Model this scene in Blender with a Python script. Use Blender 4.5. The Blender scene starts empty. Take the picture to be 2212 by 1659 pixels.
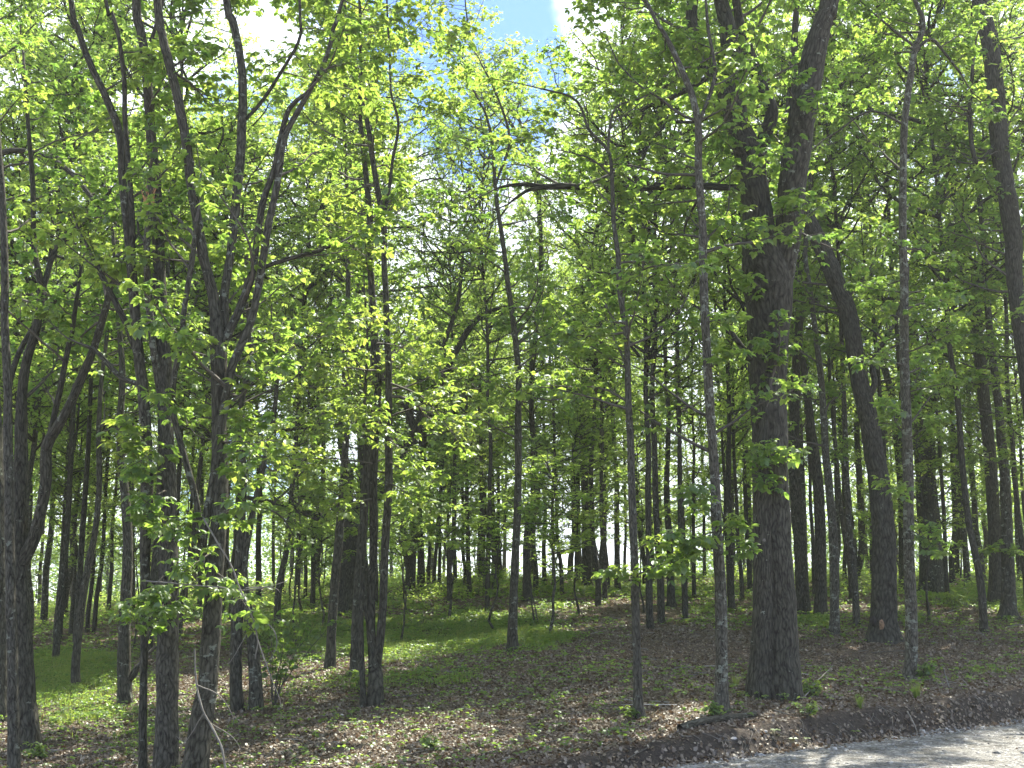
import bpy, math, random
import numpy as np
from mathutils import Vector

# ------------------------------------------------------------------ camera, world, sun, exposure
SC = bpy.context.scene
R = math.radians
F, CX, CY, HOR = 2654.0, 1106.0, 829.5, 1298.0      # focal length and centre in units of a 2212x1659 picture
PITCH = math.atan((HOR - CY) / F)
CAMZ = 2.0
cam_d = bpy.data.cameras.new('camera'); cam = bpy.data.objects.new('camera', cam_d)
SC.collection.objects.link(cam); SC.camera = cam
cam_d.sensor_width = 36; cam_d.lens = 36 * F / 2212; cam_d.clip_start = .1; cam_d.clip_end = 6000
cam.location = (0, 0, CAMZ); cam.rotation_euler = (R(90) + PITCH, 0, 0)

SUN_EL, SUN_AZ = R(57), R(30)                        # azimuth clockwise from +Y
SC.view_settings.view_transform = 'Standard'; SC.view_settings.look = 'None'
SC.view_settings.gamma = 1; SC.view_settings.exposure = 1.55
w = bpy.data.worlds.new('World'); SC.world = w; w.use_nodes = True
nt = w.node_tree; nt.nodes.clear()
def N(nt, t, **kw):
    n = nt.nodes.new(t)
    for k, v in kw.items():
        if k.startswith('i_'):
            n.inputs[k[2:].replace('_', ' ')].default_value = v
        else: setattr(n, k, v)
    return n
sky = N(nt, 'ShaderNodeTexSky', sky_type='NISHITA', sun_disc=False, sun_elevation=SUN_EL, sun_rotation=SUN_AZ)
sky.air_density = 1.0; sky.dust_density = 0.6; sky.ozone_density = 1.5
tc = N(nt, 'ShaderNodeTexCoord')
nz = N(nt, 'ShaderNodeTexNoise', i_Scale=5.0, i_Detail=6.0, i_Roughness=.55)
nt.links.new(tc.outputs['Generated'], nz.inputs['Vector'])
# clear blue hole in the clouds at one bearing
az, el = math.atan((1035 - CX) / F), R(25.0)
bd = (math.sin(az) * math.cos(el), math.cos(az) * math.cos(el), math.sin(el))
sub = N(nt, 'ShaderNodeVectorMath', operation='DISTANCE'); sub.inputs[1].default_value = bd
nt.links.new(tc.outputs['Generated'], sub.inputs[0])
mr = N(nt, 'ShaderNodeMapRange'); mr.inputs['From Min'].default_value = .035; mr.inputs['From Max'].default_value = .115
mr.inputs['To Min'].default_value = -.45; mr.inputs['To Max'].default_value = .14
nt.links.new(sub.outputs['Value'], mr.inputs['Value'])
ad = N(nt, 'ShaderNodeMath', operation='ADD'); nt.links.new(nz.outputs['Fac'], ad.inputs[0]); nt.links.new(mr.outputs[0], ad.inputs[1])
sy = N(nt, 'ShaderNodeSeparateXYZ'); nt.links.new(tc.outputs['Generated'], sy.inputs[0])
my = N(nt, 'ShaderNodeMapRange'); my.inputs['From Min'].default_value = -.3; my.inputs['From Max'].default_value = .35; my.inputs['To Min'].default_value = -.16; my.inputs['To Max'].default_value = 0
nt.links.new(sy.outputs[1], my.inputs['Value']); a2 = N(nt, 'ShaderNodeMath', operation='ADD'); nt.links.new(ad.outputs[0], a2.inputs[0]); nt.links.new(my.outputs[0], a2.inputs[1]); ad = a2
m2 = N(nt, 'ShaderNodeMapRange', interpolation_type='SMOOTHSTEP'); m2.inputs['From Min'].default_value = .46; m2.inputs['From Max'].default_value = .60
nt.links.new(ad.outputs[0], m2.inputs['Value'])
mx = N(nt, 'ShaderNodeMix', data_type='RGBA'); nt.links.new(m2.outputs[0], mx.inputs['Factor'])
sk = N(nt, 'ShaderNodeMix', data_type='RGBA', blend_type='MULTIPLY'); sk.inputs['Factor'].default_value = 1; nt.links.new(sky.outputs[0], sk.inputs[6]); sk.inputs[7].default_value = (.46, .60, .88, 1)
nt.links.new(sk.outputs[2], mx.inputs[6]); mx.inputs[7].default_value = (6.8, 7.3, 8.1, 1)
bg = N(nt, 'ShaderNodeBackground', i_Strength=.115); nt.links.new(mx.outputs[2], bg.inputs['Color'])
wo = N(nt, 'ShaderNodeOutputWorld'); nt.links.new(bg.outputs[0], wo.inputs[0])
sd = bpy.data.lights.new('sun', 'SUN'); sd.energy = 5.0; sd.angle = R(.5); sd.color = (1, .95, .84)
so = bpy.data.objects.new('sun', sd); SC.collection.objects.link(so)
sdir = Vector((math.sin(SUN_AZ) * math.cos(SUN_EL), math.cos(SUN_AZ) * math.cos(SUN_EL), math.sin(SUN_EL)))
so.rotation_euler = sdir.to_track_quat('Z', 'Y').to_euler(); so.location = (10, 20, 40)
SC.render.engine = 'CYCLES'
cy = SC.cycles; cy.max_bounces = 8; cy.diffuse_bounces = 5; cy.glossy_bounces = 1; cy.transmission_bounces = 4
cy.transparent_max_bounces = 4; cy.use_adaptive_sampling = True; cy.adaptive_threshold = .02; cy.sample_clamp_indirect = 6
cy.caustics_reflective = False; cy.caustics_refractive = False; cy.use_denoising = True

rng = np.random.default_rng(11)
random.seed(5)
cP, sP = math.cos(PITCH), math.sin(PITCH)

# ------------------------------------------------------------------ pixel <-> world, terrain
def ray(x, y):
    a, b = (x - CX) / F, (CY - y) / F
    return np.array((a, cP - sP * b, sP + cP * b))
def at(x, y, D):
    d = ray(x, y); t = D / d[1]
    return np.array((d[0] * t, D, CAMZ + d[2] * t)), t
def proj(P):
    P = np.atleast_2d(P); X, Y, Z = P[:, 0], P[:, 1], P[:, 2] - CAMZ
    fz = np.maximum(Y * cP + Z * sP, .05); up = -Y * sP + Z * cP
    return CX + F * X / fz, CY - F * up / fz

def ground0(x, y):
    d = ray(x, y); t = -CAMZ / d[2]; return d[0] * t, d[1] * t
ea, eb = np.array(ground0(1475, 1657)), np.array(ground0(2212, 1563))
eu = (eb - ea) / np.linalg.norm(eb - ea); en = np.array((-eu[1], eu[0]))
NOI = rng.random((64, 64))
def vnoise(x, y, s):
    x = np.asarray(x) / s; y = np.asarray(y) / s
    ix, iy = np.floor(x).astype(int), np.floor(y).astype(int); fx, fy = x - ix, y - iy
    fx = fx * fx * (3 - 2 * fx); fy = fy * fy * (3 - 2 * fy)
    g = lambda a, b: NOI[a % 64, b % 64]
    return (g(ix, iy) * (1 - fx) + g(ix + 1, iy) * fx) * (1 - fy) + (g(ix, iy + 1) * (1 - fx) + g(ix + 1, iy + 1) * fx) * fy
def sstep(a, b, v):
    t = np.clip((v - a) / (b - a), 0, 1); return t * t * (3 - 2 * t)
def edge_s(x, y):
    s = (x - ea[0]) * en[0] + (y - ea[1]) * en[1]; t = (x - ea[0]) * eu[0] + (y - ea[1]) * eu[1]
    return s + .10 * (vnoise(t, t * 0, .9) - .5) + .18 * (vnoise(t, t * 0 + 7, 3.1) - .5), t
def terrain(x, y, fine=True):
    x = np.asarray(x, float); y = np.asarray(y, float)
    s, t = edge_s(x, y); D = np.maximum(y, 12.)
    u = x / D
    Hr = np.interp(u, [-.6, -.42, -.28, -.16, 0, .2, .45, .8], [1.0, 1.35, 2.2, 2.75, 2.95, 3.05, 3.2, 3.2])
    Nn = np.interp(x, [-12, -6, -2, 2.5, 9, 14], [-.45, -.3, -.02, .33, .15, .12])
    wv = np.clip((D - 16.5) / 38.5, 0, 1); wv = np.where(D > 55, 1, wv)
    z = Nn * (1 - wv) + Hr * wv
    far = np.maximum(D - 55, 0)
    z = z - np.minimum(.0035 * far ** 2, 16)
    z = z + .16 * (vnoise(x, y, 5.) - .5) * sstep(.5, 5, s) + .07 * (vnoise(x, y, 1.7) - .5) * sstep(.3, 2, s)
    bank = sstep(0, .45, s) * .9 + sstep(.4, 1.2, s) * .1
    bank = np.where(x < -1, sstep(0, 2.5, s), bank)
    z = z * bank + .012 * (vnoise(x, y, .8) - .5)
    if fine:
        m = sstep(0.05, .3, s)
        z = z + m * (.035 * (vnoise(x + 3, y, .33) - .5) + .02 * (vnoise(x, y + 9, .14) - .5) * (y < 40))
        m = m * (1 - sstep(.5, .8, s)); z = z + m * .09 * (vnoise(x, y + 9, .2) - .5)
    return z
def hit(x, y, lo=9., hi=110.):
    d = ray(x, y); Ds = np.linspace(lo, hi, 2400); t = Ds / d[1]
    g = (CAMZ + d[2] * t) - terrain(d[0] * t, Ds)
    k = np.where(g < 0)[0]
    D = Ds[k[0]] if len(k) else 56.0
    return float(D)
def ellsum(px, py, E):
    v = np.zeros_like(px)
    for cx, cy_, rx, ry, wt in E:
        v += wt * np.exp(-((px - cx) / rx) ** 2 - ((py - cy_) / ry) ** 2)
    return v

# ------------------------------------------------------------------ object helpers
def link(name, data, parent=None):
    o = bpy.data.objects.new(name, data); SC.collection.objects.link(o)
    if parent is not None: o.parent = parent
    return o
def tag(o, label=None, cat=None, group=None, kind=None):
    if label: o['label'] = label
    if cat: o['category'] = cat
    if group: o['group'] = group
    if kind: o['kind'] = kind
    return o
def root(name, loc, label, cat, group=None):
    o = link(name, None); o.location = Vector(loc); o.empty_display_size = .3
    return tag(o, label, cat, group)
def mesh_np(name, V, T, mat, attrs=None, smooth=False):
    V = np.ascontiguousarray(V, np.float32); T = np.ascontiguousarray(T, np.int32)
    k = T.shape[1]; m = bpy.data.meshes.new(name)
    m.vertices.add(len(V)); m.vertices.foreach_set('co', V.ravel())
    m.loops.add(T.size); m.loops.foreach_set('vertex_index', T.ravel())
    m.polygons.add(len(T)); m.polygons.foreach_set('loop_start', np.arange(0, T.size, k, dtype=np.int32))
    if attrs:
        for an, (ty, dom, arr) in attrs.items():
            a = m.attributes.new(an, ty, dom)
            a.data.foreach_set('vector' if ty == 'FLOAT_VECTOR' else 'value', np.ascontiguousarray(arr, np.float32).ravel())
    m.update(calc_edges=True)
    if smooth: m.polygons.foreach_set('use_smooth', np.ones(len(T), bool))
    m.materials.append(mat); m.validate(verbose=False)
    return m

# ------------------------------------------------------------------ materials
def mat(name):
    m = bpy.data.materials.new(name); m.use_nodes = True; m.node_tree.nodes.clear(); return m, m.node_tree
def ramp(nt, fac, stops, interp='LINEAR'):
    r = N(nt, 'ShaderNodeValToRGB'); r.color_ramp.interpolation = interp
    e = r.color_ramp.elements
    while len(e) > 1: e.remove(e[-1])
    e[0].position = stops[0][0]; e[0].color = (*stops[0][1], 1)
    for p, c in stops[1:]:
        q = e.new(p); q.color = (*c, 1)
    nt.links.new(fac, r.inputs[0]); return r.outputs[0]
def leaf_mat(name, cols, trans, gloss=.06, tfac=.5):
    m, nt = mat(name)
    a = N(nt, 'ShaderNodeAttribute', attribute_name='tint')
    oi = N(nt, 'ShaderNodeObjectInfo')
    ad = N(nt, 'ShaderNodeMath', operation='MULTIPLY_ADD'); ad.inputs[1].default_value = .75
    mu = N(nt, 'ShaderNodeMath', operation='MULTIPLY'); mu.inputs[1].default_value = .25
    nt.links.new(oi.outputs['Random'], mu.inputs[0]); nt.links.new(a.outputs['Fac'], ad.inputs[0]); nt.links.new(mu.outputs[0], ad.inputs[2])
    c = ramp(nt, ad.outputs[0], [(i / (len(cols) - 1), k) for i, k in enumerate(cols)])
    t = ramp(nt, ad.outputs[0], [(i / (len(trans) - 1), k) for i, k in enumerate(trans)])
    d = N(nt, 'ShaderNodeBsdfDiffuse'); tr = N(nt, 'ShaderNodeBsdfTranslucent')
    nt.links.new(c, d.inputs[0]); nt.links.new(t, tr.inputs[0])
    mx = N(nt, 'ShaderNodeMixShader'); mx.inputs[0].default_value = tfac
    nt.links.new(d.outputs[0], mx.inputs[1]); nt.links.new(tr.outputs[0], mx.inputs[2])
    out = N(nt, 'ShaderNodeOutputMaterial')
    if gloss > 0:
        g = N(nt, 'ShaderNodeBsdfGlossy', i_Roughness=.42); g.inputs[0].default_value = (.8, .85, .8, 1)
        m3 = N(nt, 'ShaderNodeMixShader'); m3.inputs[0].default_value = gloss
        nt.links.new(mx.outputs[0], m3.inputs[1]); nt.links.new(g.outputs[0], m3.inputs[2]); nt.links.new(m3.outputs[0], out.inputs[0])
    else: nt.links.new(mx.outputs[0], out.inputs[0])
    return m
M_LEAF = leaf_mat('spring_leaf', [(.045, .095, .034), (.07, .13, .038), (.11, .17, .042), (.17, .21, .055)],
                  [(.16, .33, .06), (.30, .48, .07), (.45, .58, .09), (.66, .70, .13)], tfac=.6, gloss=.055)
M_FAR = leaf_mat('far_leaf', [(.04, .095, .024), (.065, .13, .03), (.10, .165, .036), (.16, .18, .06)],
                 [(.26, .44, .08), (.38, .56, .10), (.52, .66, .12), (.68, .72, .18)], gloss=.03, tfac=.62)
M_GRASS = leaf_mat('grass_blade', [(.05, .10, .02), (.085, .15, .03), (.14, .20, .04), (.24, .24, .09)],
                   [(.20, .34, .06), (.34, .48, .08), (.48, .58, .10), (.5, .5, .18)], gloss=.04, tfac=.5)
M_DEAD = leaf_mat('dead_leaf', [(.06, .043, .031), (.14, .108, .08), (.27, .225, .175), (.52, .46, .38)],
                  [(.10, .05, .02), (.16, .09, .04), (.26, .17, .09), (.36, .28, .18)], gloss=.04, tfac=.22)
def bark_mat(name, dark, light, lichen, scale=34., lich=.62, bump=1.):
    m, nt = mat(name)
    a = N(nt, 'ShaderNodeAttribute', attribute_name='bark')
    oi = N(nt, 'ShaderNodeObjectInfo')
    of = N(nt, 'ShaderNodeVectorMath', operation='ADD')
    cb = N(nt, 'ShaderNodeCombineXYZ'); nt.links.new(oi.outputs['Random'], cb.inputs[2])
    sc = N(nt, 'ShaderNodeVectorMath', operation='SCALE'); sc.inputs['Scale'].default_value = 37.
    nt.links.new(cb.outputs[0], sc.inputs[0]); nt.links.new(a.outputs['Vector'], of.inputs[0]); nt.links.new(sc.outputs[0], of.inputs[1])
    mp = N(nt, 'ShaderNodeMapping'); mp.inputs['Scale'].default_value = (1, 1, .15); nt.links.new(of.outputs[0], mp.inputs[0])
    nd = N(nt, 'ShaderNodeTexNoise', i_Scale=3., i_Detail=2.); nt.links.new(of.outputs[0], nd.inputs['Vector'])
    ds = N(nt, 'ShaderNodeVectorMath', operation='MULTIPLY_ADD'); ds.inputs[1].default_value = (.09, .09, .03)
    nt.links.new(nd.outputs['Color'], ds.inputs[0]); nt.links.new(mp.outputs[0], ds.inputs[2])
    vo = N(nt, 'ShaderNodeTexVoronoi', feature='DISTANCE_TO_EDGE', i_Scale=scale); nt.links.new(ds.outputs[0], vo.inputs['Vector'])
    no = N(nt, 'ShaderNodeTexNoise', i_Scale=scale * 1.3, i_Detail=6., i_Roughness=.75); nt.links.new(ds.outputs[0], no.inputs['Vector'])
    vm = N(nt, 'ShaderNodeMapRange'); vm.inputs['From Max'].default_value = .35; nt.links.new(vo.outputs['Distance'], vm.inputs['Value'])
    h = N(nt, 'ShaderNodeMath', operation='MULTIPLY_ADD'); h.inputs[1].default_value = .30
    hn = N(nt, 'ShaderNodeMath', operation='MULTIPLY'); hn.inputs[1].default_value = 1.; nt.links.new(no.outputs['Fac'], hn.inputs[0])
    nt.links.new(vm.outputs[0], h.inputs[0]); nt.links.new(hn.outputs[0], h.inputs[2])
    mid = tuple((p + q) / 2 for p, q in zip(dark, light))
    col = ramp(nt, h.outputs[0], [(.42, dark), (.60, mid), (.82, light)])
    nl = N(nt, 'ShaderNodeTexNoise', i_Scale=9., i_Detail=7., i_Roughness=.68); nt.links.new(of.outputs[0], nl.inputs['Vector'])
    oa = N(nt, 'ShaderNodeMath', operation='MULTIPLY_ADD'); oa.inputs[1].default_value = .09; oa.inputs[2].default_value = -.045; nt.links.new(oi.outputs['Random'], oa.inputs[0])
    ob_ = N(nt, 'ShaderNodeMath', operation='ADD'); nt.links.new(nl.outputs['Fac'], ob_.inputs[0]); nt.links.new(oa.outputs[0], ob_.inputs[1]); nl_f = ob_.outputs[0]
    lf = N(nt, 'ShaderNodeMapRange'); lf.inputs['From Min'].default_value = lich; lf.inputs['From Max'].default_value = lich + .035
    nt.links.new(nl_f, lf.inputs['Value'])
    mx = N(nt, 'ShaderNodeMix', data_type='RGBA'); nt.links.new(lf.outputs[0], mx.inputs['Factor']); nt.links.new(col, mx.inputs[6]); mx.inputs[7].default_value = (*lichen, 1)
    hv = N(nt, 'ShaderNodeHueSaturation'); nt.links.new(mx.outputs[2], hv.inputs['Color'])
    vr = N(nt, 'ShaderNodeMapRange'); vr.inputs['To Min'].default_value = .88; vr.inputs['To Max'].default_value = 1.14
    nt.links.new(oi.outputs['Random'], vr.inputs['Value']); nt.links.new(vr.outputs[0], hv.inputs['Value'])
    b = N(nt, 'ShaderNodeBsdfPrincipled', i_Roughness=.9); nt.links.new(hv.outputs[0], b.inputs['Base Color'])
    b.inputs['Specular IOR Level'].default_value = .2
    bp = N(nt, 'ShaderNodeBump', i_Strength=bump, i_Distance=.02); nt.links.new(h.outputs[0], bp.inputs['Height']); nt.links.new(bp.outputs[0], b.inputs['Normal'])
    out = N(nt, 'ShaderNodeOutputMaterial'); nt.links.new(b.outputs[0], out.inputs[0])
    return m
M_BARK = bark_mat('furrowed_bark', (.015, .014, .009), (.105, .10, .075), (.19, .205, .16))
M_OAK = bark_mat('oak_bark', (.012, .011, .008), (.092, .088, .067), (.22, .24, .19), scale=30., lich=.645, bump=1.)
M_SCALY = bark_mat('scaly_bark', (.020, .018, .013), (.135, .128, .10), (.20, .215, .17), scale=44., lich=.6)
M_PALE = bark_mat('bare_wood', (.10, .09, .075), (.28, .26, .22), (.5, .5, .46), scale=40., lich=.7, bump=.4)
M_TWIG = bark_mat('twig_bark', (.05, .045, .038), (.15, .135, .11), (.2, .2, .17), scale=40., lich=.8, bump=.2)
def plain(name, col, rough=.9):
    m, nt = mat(name); b = N(nt, 'ShaderNodeBsdfPrincipled', i_Roughness=rough)
    tc = N(nt, 'ShaderNodeTexCoord'); n = N(nt, 'ShaderNodeTexNoise', i_Scale=30., i_Detail=6.); nt.links.new(tc.outputs['Object'], n.inputs['Vector'])
    c = ramp(nt, n.outputs['Fac'], [(.3, tuple(v * .55 for v in col)), (.7, tuple(min(1, v * 1.25) for v in col))]); nt.links.new(c, b.inputs['Base Color'])
    bp = N(nt, 'ShaderNodeBump', i_Strength=.6, i_Distance=.01); nt.links.new(n.outputs['Fac'], bp.inputs['Height']); nt.links.new(bp.outputs[0], b.inputs['Normal'])
    out = N(nt, 'ShaderNodeOutputMaterial'); nt.links.new(b.outputs[0], out.inputs[0]); return m
M_SPLIT = plain('split_wood', (.50, .26, .11)); M_HOLLOW = plain('hollow_shade_dark_rock', (.02, .017, .014)); M_STONE = plain('pale_stone', (.50, .47, .42))  # near-black puts the hollow's inner shade into colour; also the dark rock
M_WOUND = plain('bare_heartwood', (.30, .19, .11))

# ground: soil and leaf litter, green undertone where the grass stands
m, nt = mat('forest_floor'); M_GROUND = m
g = N(nt, 'ShaderNodeNewGeometry')
n1 = N(nt, 'ShaderNodeTexVoronoi', i_Scale=14.); n2 = N(nt, 'ShaderNodeTexNoise', i_Scale=26., i_Detail=7., i_Roughness=.7); n3 = N(nt, 'ShaderNodeTexNoise', i_Scale=.9, i_Detail=4.)
for n in (n1, n2, n3): nt.links.new(g.outputs['Position'], n.inputs['Vector'])
litter = ramp(nt, n2.outputs['Fac'], [(.30, (.045, .032, .022)), (.47, (.10, .072, .05)), (.60, (.19, .14, .10)), (.74, (.36, .29, .22))])
soil = ramp(nt, n2.outputs['Fac'], [(.3, (.018, .015, .012)), (.55, (.045, .038, .031)), (.75, (.12, .10, .08))])
green = ramp(nt, n2.outputs['Fac'], [(.3, (.02, .035, .010)), (.55, (.045, .085, .018)), (.75, (.11, .15, .035))])
ag = N(nt, 'ShaderNodeAttribute', attribute_name='green'); asl = N(nt, 'ShaderNodeAttribute', attribute_name='soil')
mA = N(nt, 'ShaderNodeMix', data_type='RGBA'); nt.links.new(asl.outputs['Fac'], mA.inputs['Factor']); nt.links.new(litter, mA.inputs[6]); nt.links.new(soil, mA.inputs[7])
mB = N(nt, 'ShaderNodeMix', data_type='RGBA'); nt.links.new(ag.outputs['Fac'], mB.inputs['Factor']); nt.links.new(mA.outputs[2], mB.inputs[6]); nt.links.new(green, mB.inputs[7])
b = N(nt, 'ShaderNodeBsdfPrincipled', i_Roughness=.95); b.inputs['Specular IOR Level'].default_value = .15
nt.links.new(mB.outputs[2], b.inputs['Base Color'])
bp = N(nt, 'ShaderNodeBump', i_Strength=.8, i_Distance=.03); nt.links.new(n2.outputs['Fac'], bp.inputs['Height']); nt.links.new(bp.outputs[0], b.inputs['Normal'])
o_ = N(nt, 'ShaderNodeOutputMaterial'); nt.links.new(b.outputs[0], o_.inputs[0])
m, nt = mat('gravel_surface'); M_ROAD = m
g = N(nt, 'ShaderNodeNewGeometry'); v = N(nt, 'ShaderNodeTexVoronoi', i_Scale=34.); n2 = N(nt, 'ShaderNodeTexNoise', i_Scale=3., i_Detail=6.)
nt.links.new(g.outputs['Position'], v.inputs['Vector']); nt.links.new(g.outputs['Position'], n2.inputs['Vector'])
sp = N(nt, 'ShaderNodeSeparateColor'); nt.links.new(v.outputs['Color'], sp.inputs[0])
c1 = ramp(nt, sp.outputs[0], [(0, (.07, .068, .06)), (.5, (.17, .167, .152)), (1, (.36, .35, .325))])
c2 = ramp(nt, n2.outputs['Fac'], [(.35, (.42, .39, .33)), (.62, (1, 1, 1))])
mm = N(nt, 'ShaderNodeMix', data_type='RGBA', blend_type='MULTIPLY'); mm.inputs['Factor'].default_value = 1; nt.links.new(c1, mm.inputs[6]); nt.links.new(c2, mm.inputs[7])
b = N(nt, 'ShaderNodeBsdfPrincipled', i_Roughness=.9); nt.links.new(mm.outputs[2], b.inputs['Base Color'])
bp = N(nt, 'ShaderNodeBump', i_Strength=1., i_Distance=.02); nt.links.new(v.outputs['Distance'], bp.inputs['Height']); bp.invert = True; nt.links.new(bp.outputs[0], b.inputs['Normal'])
o_ = N(nt, 'ShaderNodeOutputMaterial'); nt.links.new(b.outputs[0], o_.inputs[0])
m, nt = mat('gravel_stone'); M_GRAVEL = m
a = N(nt, 'ShaderNodeAttribute', attribute_name='tint'); c = ramp(nt, a.outputs['Fac'], [(0, (.10, .095, .085)), (.5, (.19, .185, .168)), (1, (.46, .445, .41))])
b = N(nt, 'ShaderNodeBsdfPrincipled', i_Roughness=.85); nt.links.new(c, b.inputs['Base Color']); o_ = N(nt, 'ShaderNodeOutputMaterial'); nt.links.new(b.outputs[0], o_.inputs[0])

# ------------------------------------------------------------------ ground, road
GRASS = [(150, 1440, 130, 34, 1.1), (110, 1500, 110, 40, .8), (240, 1560, 200, 60, .4), (700, 1375, 150, 38, 1.1), (880, 1380, 190, 34, 1.2),
         (1010, 1335, 110, 20, .6), (1170, 1385, 85, 24, .95), (1090, 1350, 90, 16, .6), (1200, 1312, 60, 12, .8), (1340, 1276, 190, 11, 1.),
         (1480, 1330, 70, 22, .8), (1560, 1310, 60, 20, .5), (960, 1460, 140, 26, .5), (740, 1480, 150, 30, .4), (2090, 1285, 110, 16, 1.1), (1960, 1330, 80, 14, .35),
         (2120, 1440, 100, 22, .35), (1760, 1345, 60, 16, .8), (1700, 1400, 40, 14, .3), (620, 1330, 60, 14, .7), (520, 1300, 140, 16, .8), (2190, 1310, 60, 20, .7),
         (1350, 1560, 60, 14, .3), (700, 1260, 300, 12, .8), (300, 1330, 200, 14, .4), (880, 1310, 90, 10, .45)]
BARE = [(1400, 1330, 110, 22, 1.1), (1440, 1400, 130, 30, 1.2), (1600, 1420, 150, 30, .9), (1850, 1425, 130, 22, 1.2), (2050, 1405, 150, 18, .9), (980, 1295, 90, 8, .5)]
def masks(x, y):
    z = terrain(x, y, False); px, py = proj(np.stack([x, y, z], -1))
    nn = vnoise(x, y, 1.1) * .6 + vnoise(x, y, .45) * .4
    gr = np.clip(ellsum(px, py, GRASS) + .02, 0, 1.3)
    gr = np.clip(np.minimum(gr, .95) * (.45 + 1.0 * vnoise(x + 5, y, .7) * (.6 + .8 * vnoise(x, y + 3, .25))) + (nn - .5) * .8, 0, 1) * (1 - np.clip(ellsum(px, py, BARE), 0, 1))
    s, t = edge_s(x, y); gr = gr * sstep(.7, 1.3, s)
    gr = np.maximum(gr, sstep(60, 75, y) * .9)
    bank = sstep(0, .06, s) * (1 - sstep(.38, .6, s)) * (x > -2)
    return gr, np.clip(np.maximum(bank * .95, .45 * np.clip(ellsum(px, py, BARE), 0, 1)), 0, 1)
def grow(a, b, s0, k):
    r = []; v = a; s = s0
    while abs(v) < abs(b): v += s; s *= k; r.append(v)
    return r
xs = np.array(sorted([-v for v in grow(13, 2500, .3, 1.13)]) + list(np.arange(-13, 13.001, .11)) + grow(13, 2500, .3, 1.13))
ys = np.array(sorted([12 - v for v in grow(0, 300, .4, 1.25)]) + list(np.arange(12, 30, .1)) + grow(30, 62, .12, 1.012) + grow(62.5, 3000, .6, 1.12))
X, Y = np.meshgrid(xs, ys); X = X.ravel(); Y = Y.ravel(); Z = terrain(X, Y)
nx, ny = len(xs), len(ys)
I = (np.arange(ny - 1)[:, None] * nx + np.arange(nx - 1)[None, :]).ravel()
gr, so_ = masks(X, Y)
me = mesh_np('ground', np.stack([X, Y, Z], -1), np.stack([I, I + 1, I + 1 + nx, I + nx], -1), M_GROUND,
             {'green': ('FLOAT', 'POINT', gr), 'soil': ('FLOAT', 'POINT', so_)}, True)
tag(link('ground', me), kind='structure')
# road: strip on the near side of the edge line
V, T = [], []
ts = np.arange(-40, 60, .25); off = [.03, -.15, -.5, -1.2, -2.5, -4.5, -6.5]
for t in ts:
    w_ = .05 * (vnoise(t, 0, .3) - .5)
    for o in off:
        p = ea + eu * t + en * (o + (w_ if o > 0 else 0) - (.10 * (vnoise(t, t * 0, .9) - .5) + .18 * (vnoise(t, t * 0 + 7, 3.1) - .5)))
        V.append((p[0], p[1], terrain(p[0], p[1]) + .012 + (.02 if -3 < o < -.1 else 0)))
k = len(off)
for i in range(len(ts) - 1):
    for j in range(k - 1): T.append((i * k + j, i * k + j + 1, (i + 1) * k + j + 1, (i + 1) * k + j))
tag(link('road', mesh_np('road', V, T, M_ROAD, smooth=True)), kind='structure')

# ------------------------------------------------------------------ scatter templates
def scatter(tv, tf, P, A, B, C, tint):
    """tv (k,3) template, A/B/C (n,3) scaled axes"""
    n, k = len(P), len(tv)
    V = P[:, None, :] + tv[None, :, 0:1] * A[:, None, :] + tv[None, :, 1:2] * B[:, None, :] + tv[None, :, 2:3] * C[:, None, :]
    T = tf[None] + (np.arange(n) * k)[:, None, None]
    return V.reshape(-1, 3), T.reshape(-1, tf.shape[1]), np.repeat(tint, len(tf))
def norm(v): return v / np.maximum(np.linalg.norm(v, axis=-1, keepdims=True), 1e-9)
LEAF8 = np.array([(0, 0, 0), (.32, .36, .07), (.66, .42, .03), (1, 0, -.16), (.66, -.42, .03), (.32, -.36, .07), (.34, 0, -.02), (.68, 0, -.07)], float)
LEAF8[:, 1] *= .62
LF8 = np.array([(0, 6, 1), (0, 5, 6), (1, 6, 2), (6, 7, 2), (5, 4, 6), (6, 4, 7), (2, 7, 3), (7, 4, 3)])
LEAF4 = np.array([(0, 0, 0), (.5, .25, .05), (1, 0, -.1), (.5, -.25, .05)], float); LF4 = np.array([(0, 3, 2), (0, 2, 1)])
DEADL = np.array([(0, 0, 0), (.35, .38, .12), (.75, .30, .02), (1, 0, .14), (.7, -.33, .10), (.3, -.36, -.02)], float)
DF = np.array([(0, 5, 1), (1, 5, 4), (1, 4, 2), (2, 4, 3)])
def in_view(x, y, z, pad=120):
    px, py = proj(np.stack([x, y, z], -1)); return (px > -pad) & (px < 2212 + pad) & (py < 1659 + pad * 1.5)
def ground_pts(n, dmin, dmax, p=1.):
    D = np.sqrt(rng.random(n) * (dmax ** 2 - dmin ** 2) + dmin ** 2) if p == 1 else dmin + (dmax - dmin) * rng.random(n) ** p
    u = (rng.random(n) - .5) * 1.15; return u * D, D
def gnormal(x, y):
    e = .15; dzx = (terrain(x + e, y) - terrain(x - e, y)) / (2 * e); dzy = (terrain(x, y + e) - terrain(x, y - e)) / (2 * e)
    return norm(np.stack([-dzx, -dzy, np.ones_like(x)], -1))
def lay(x, y, size, lift, tilt, tv, tf, tint, asp=(1, 1)):
    n = len(x); nrm = norm(gnormal(x, y) + rng.normal(0, tilt, (n, 3))); th = rng.random(n) * 2 * np.pi
    a = norm(np.cross(nrm, np.stack([np.cos(th), np.sin(th), 0 * th], -1))); b = np.cross(nrm, a)
    P = np.stack([x, y, terrain(x, y) + lift], -1); s = size[:, None]
    return scatter(tv, tf, P, a * s, b * s * asp[0], nrm * s * asp[1], tint)
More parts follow.
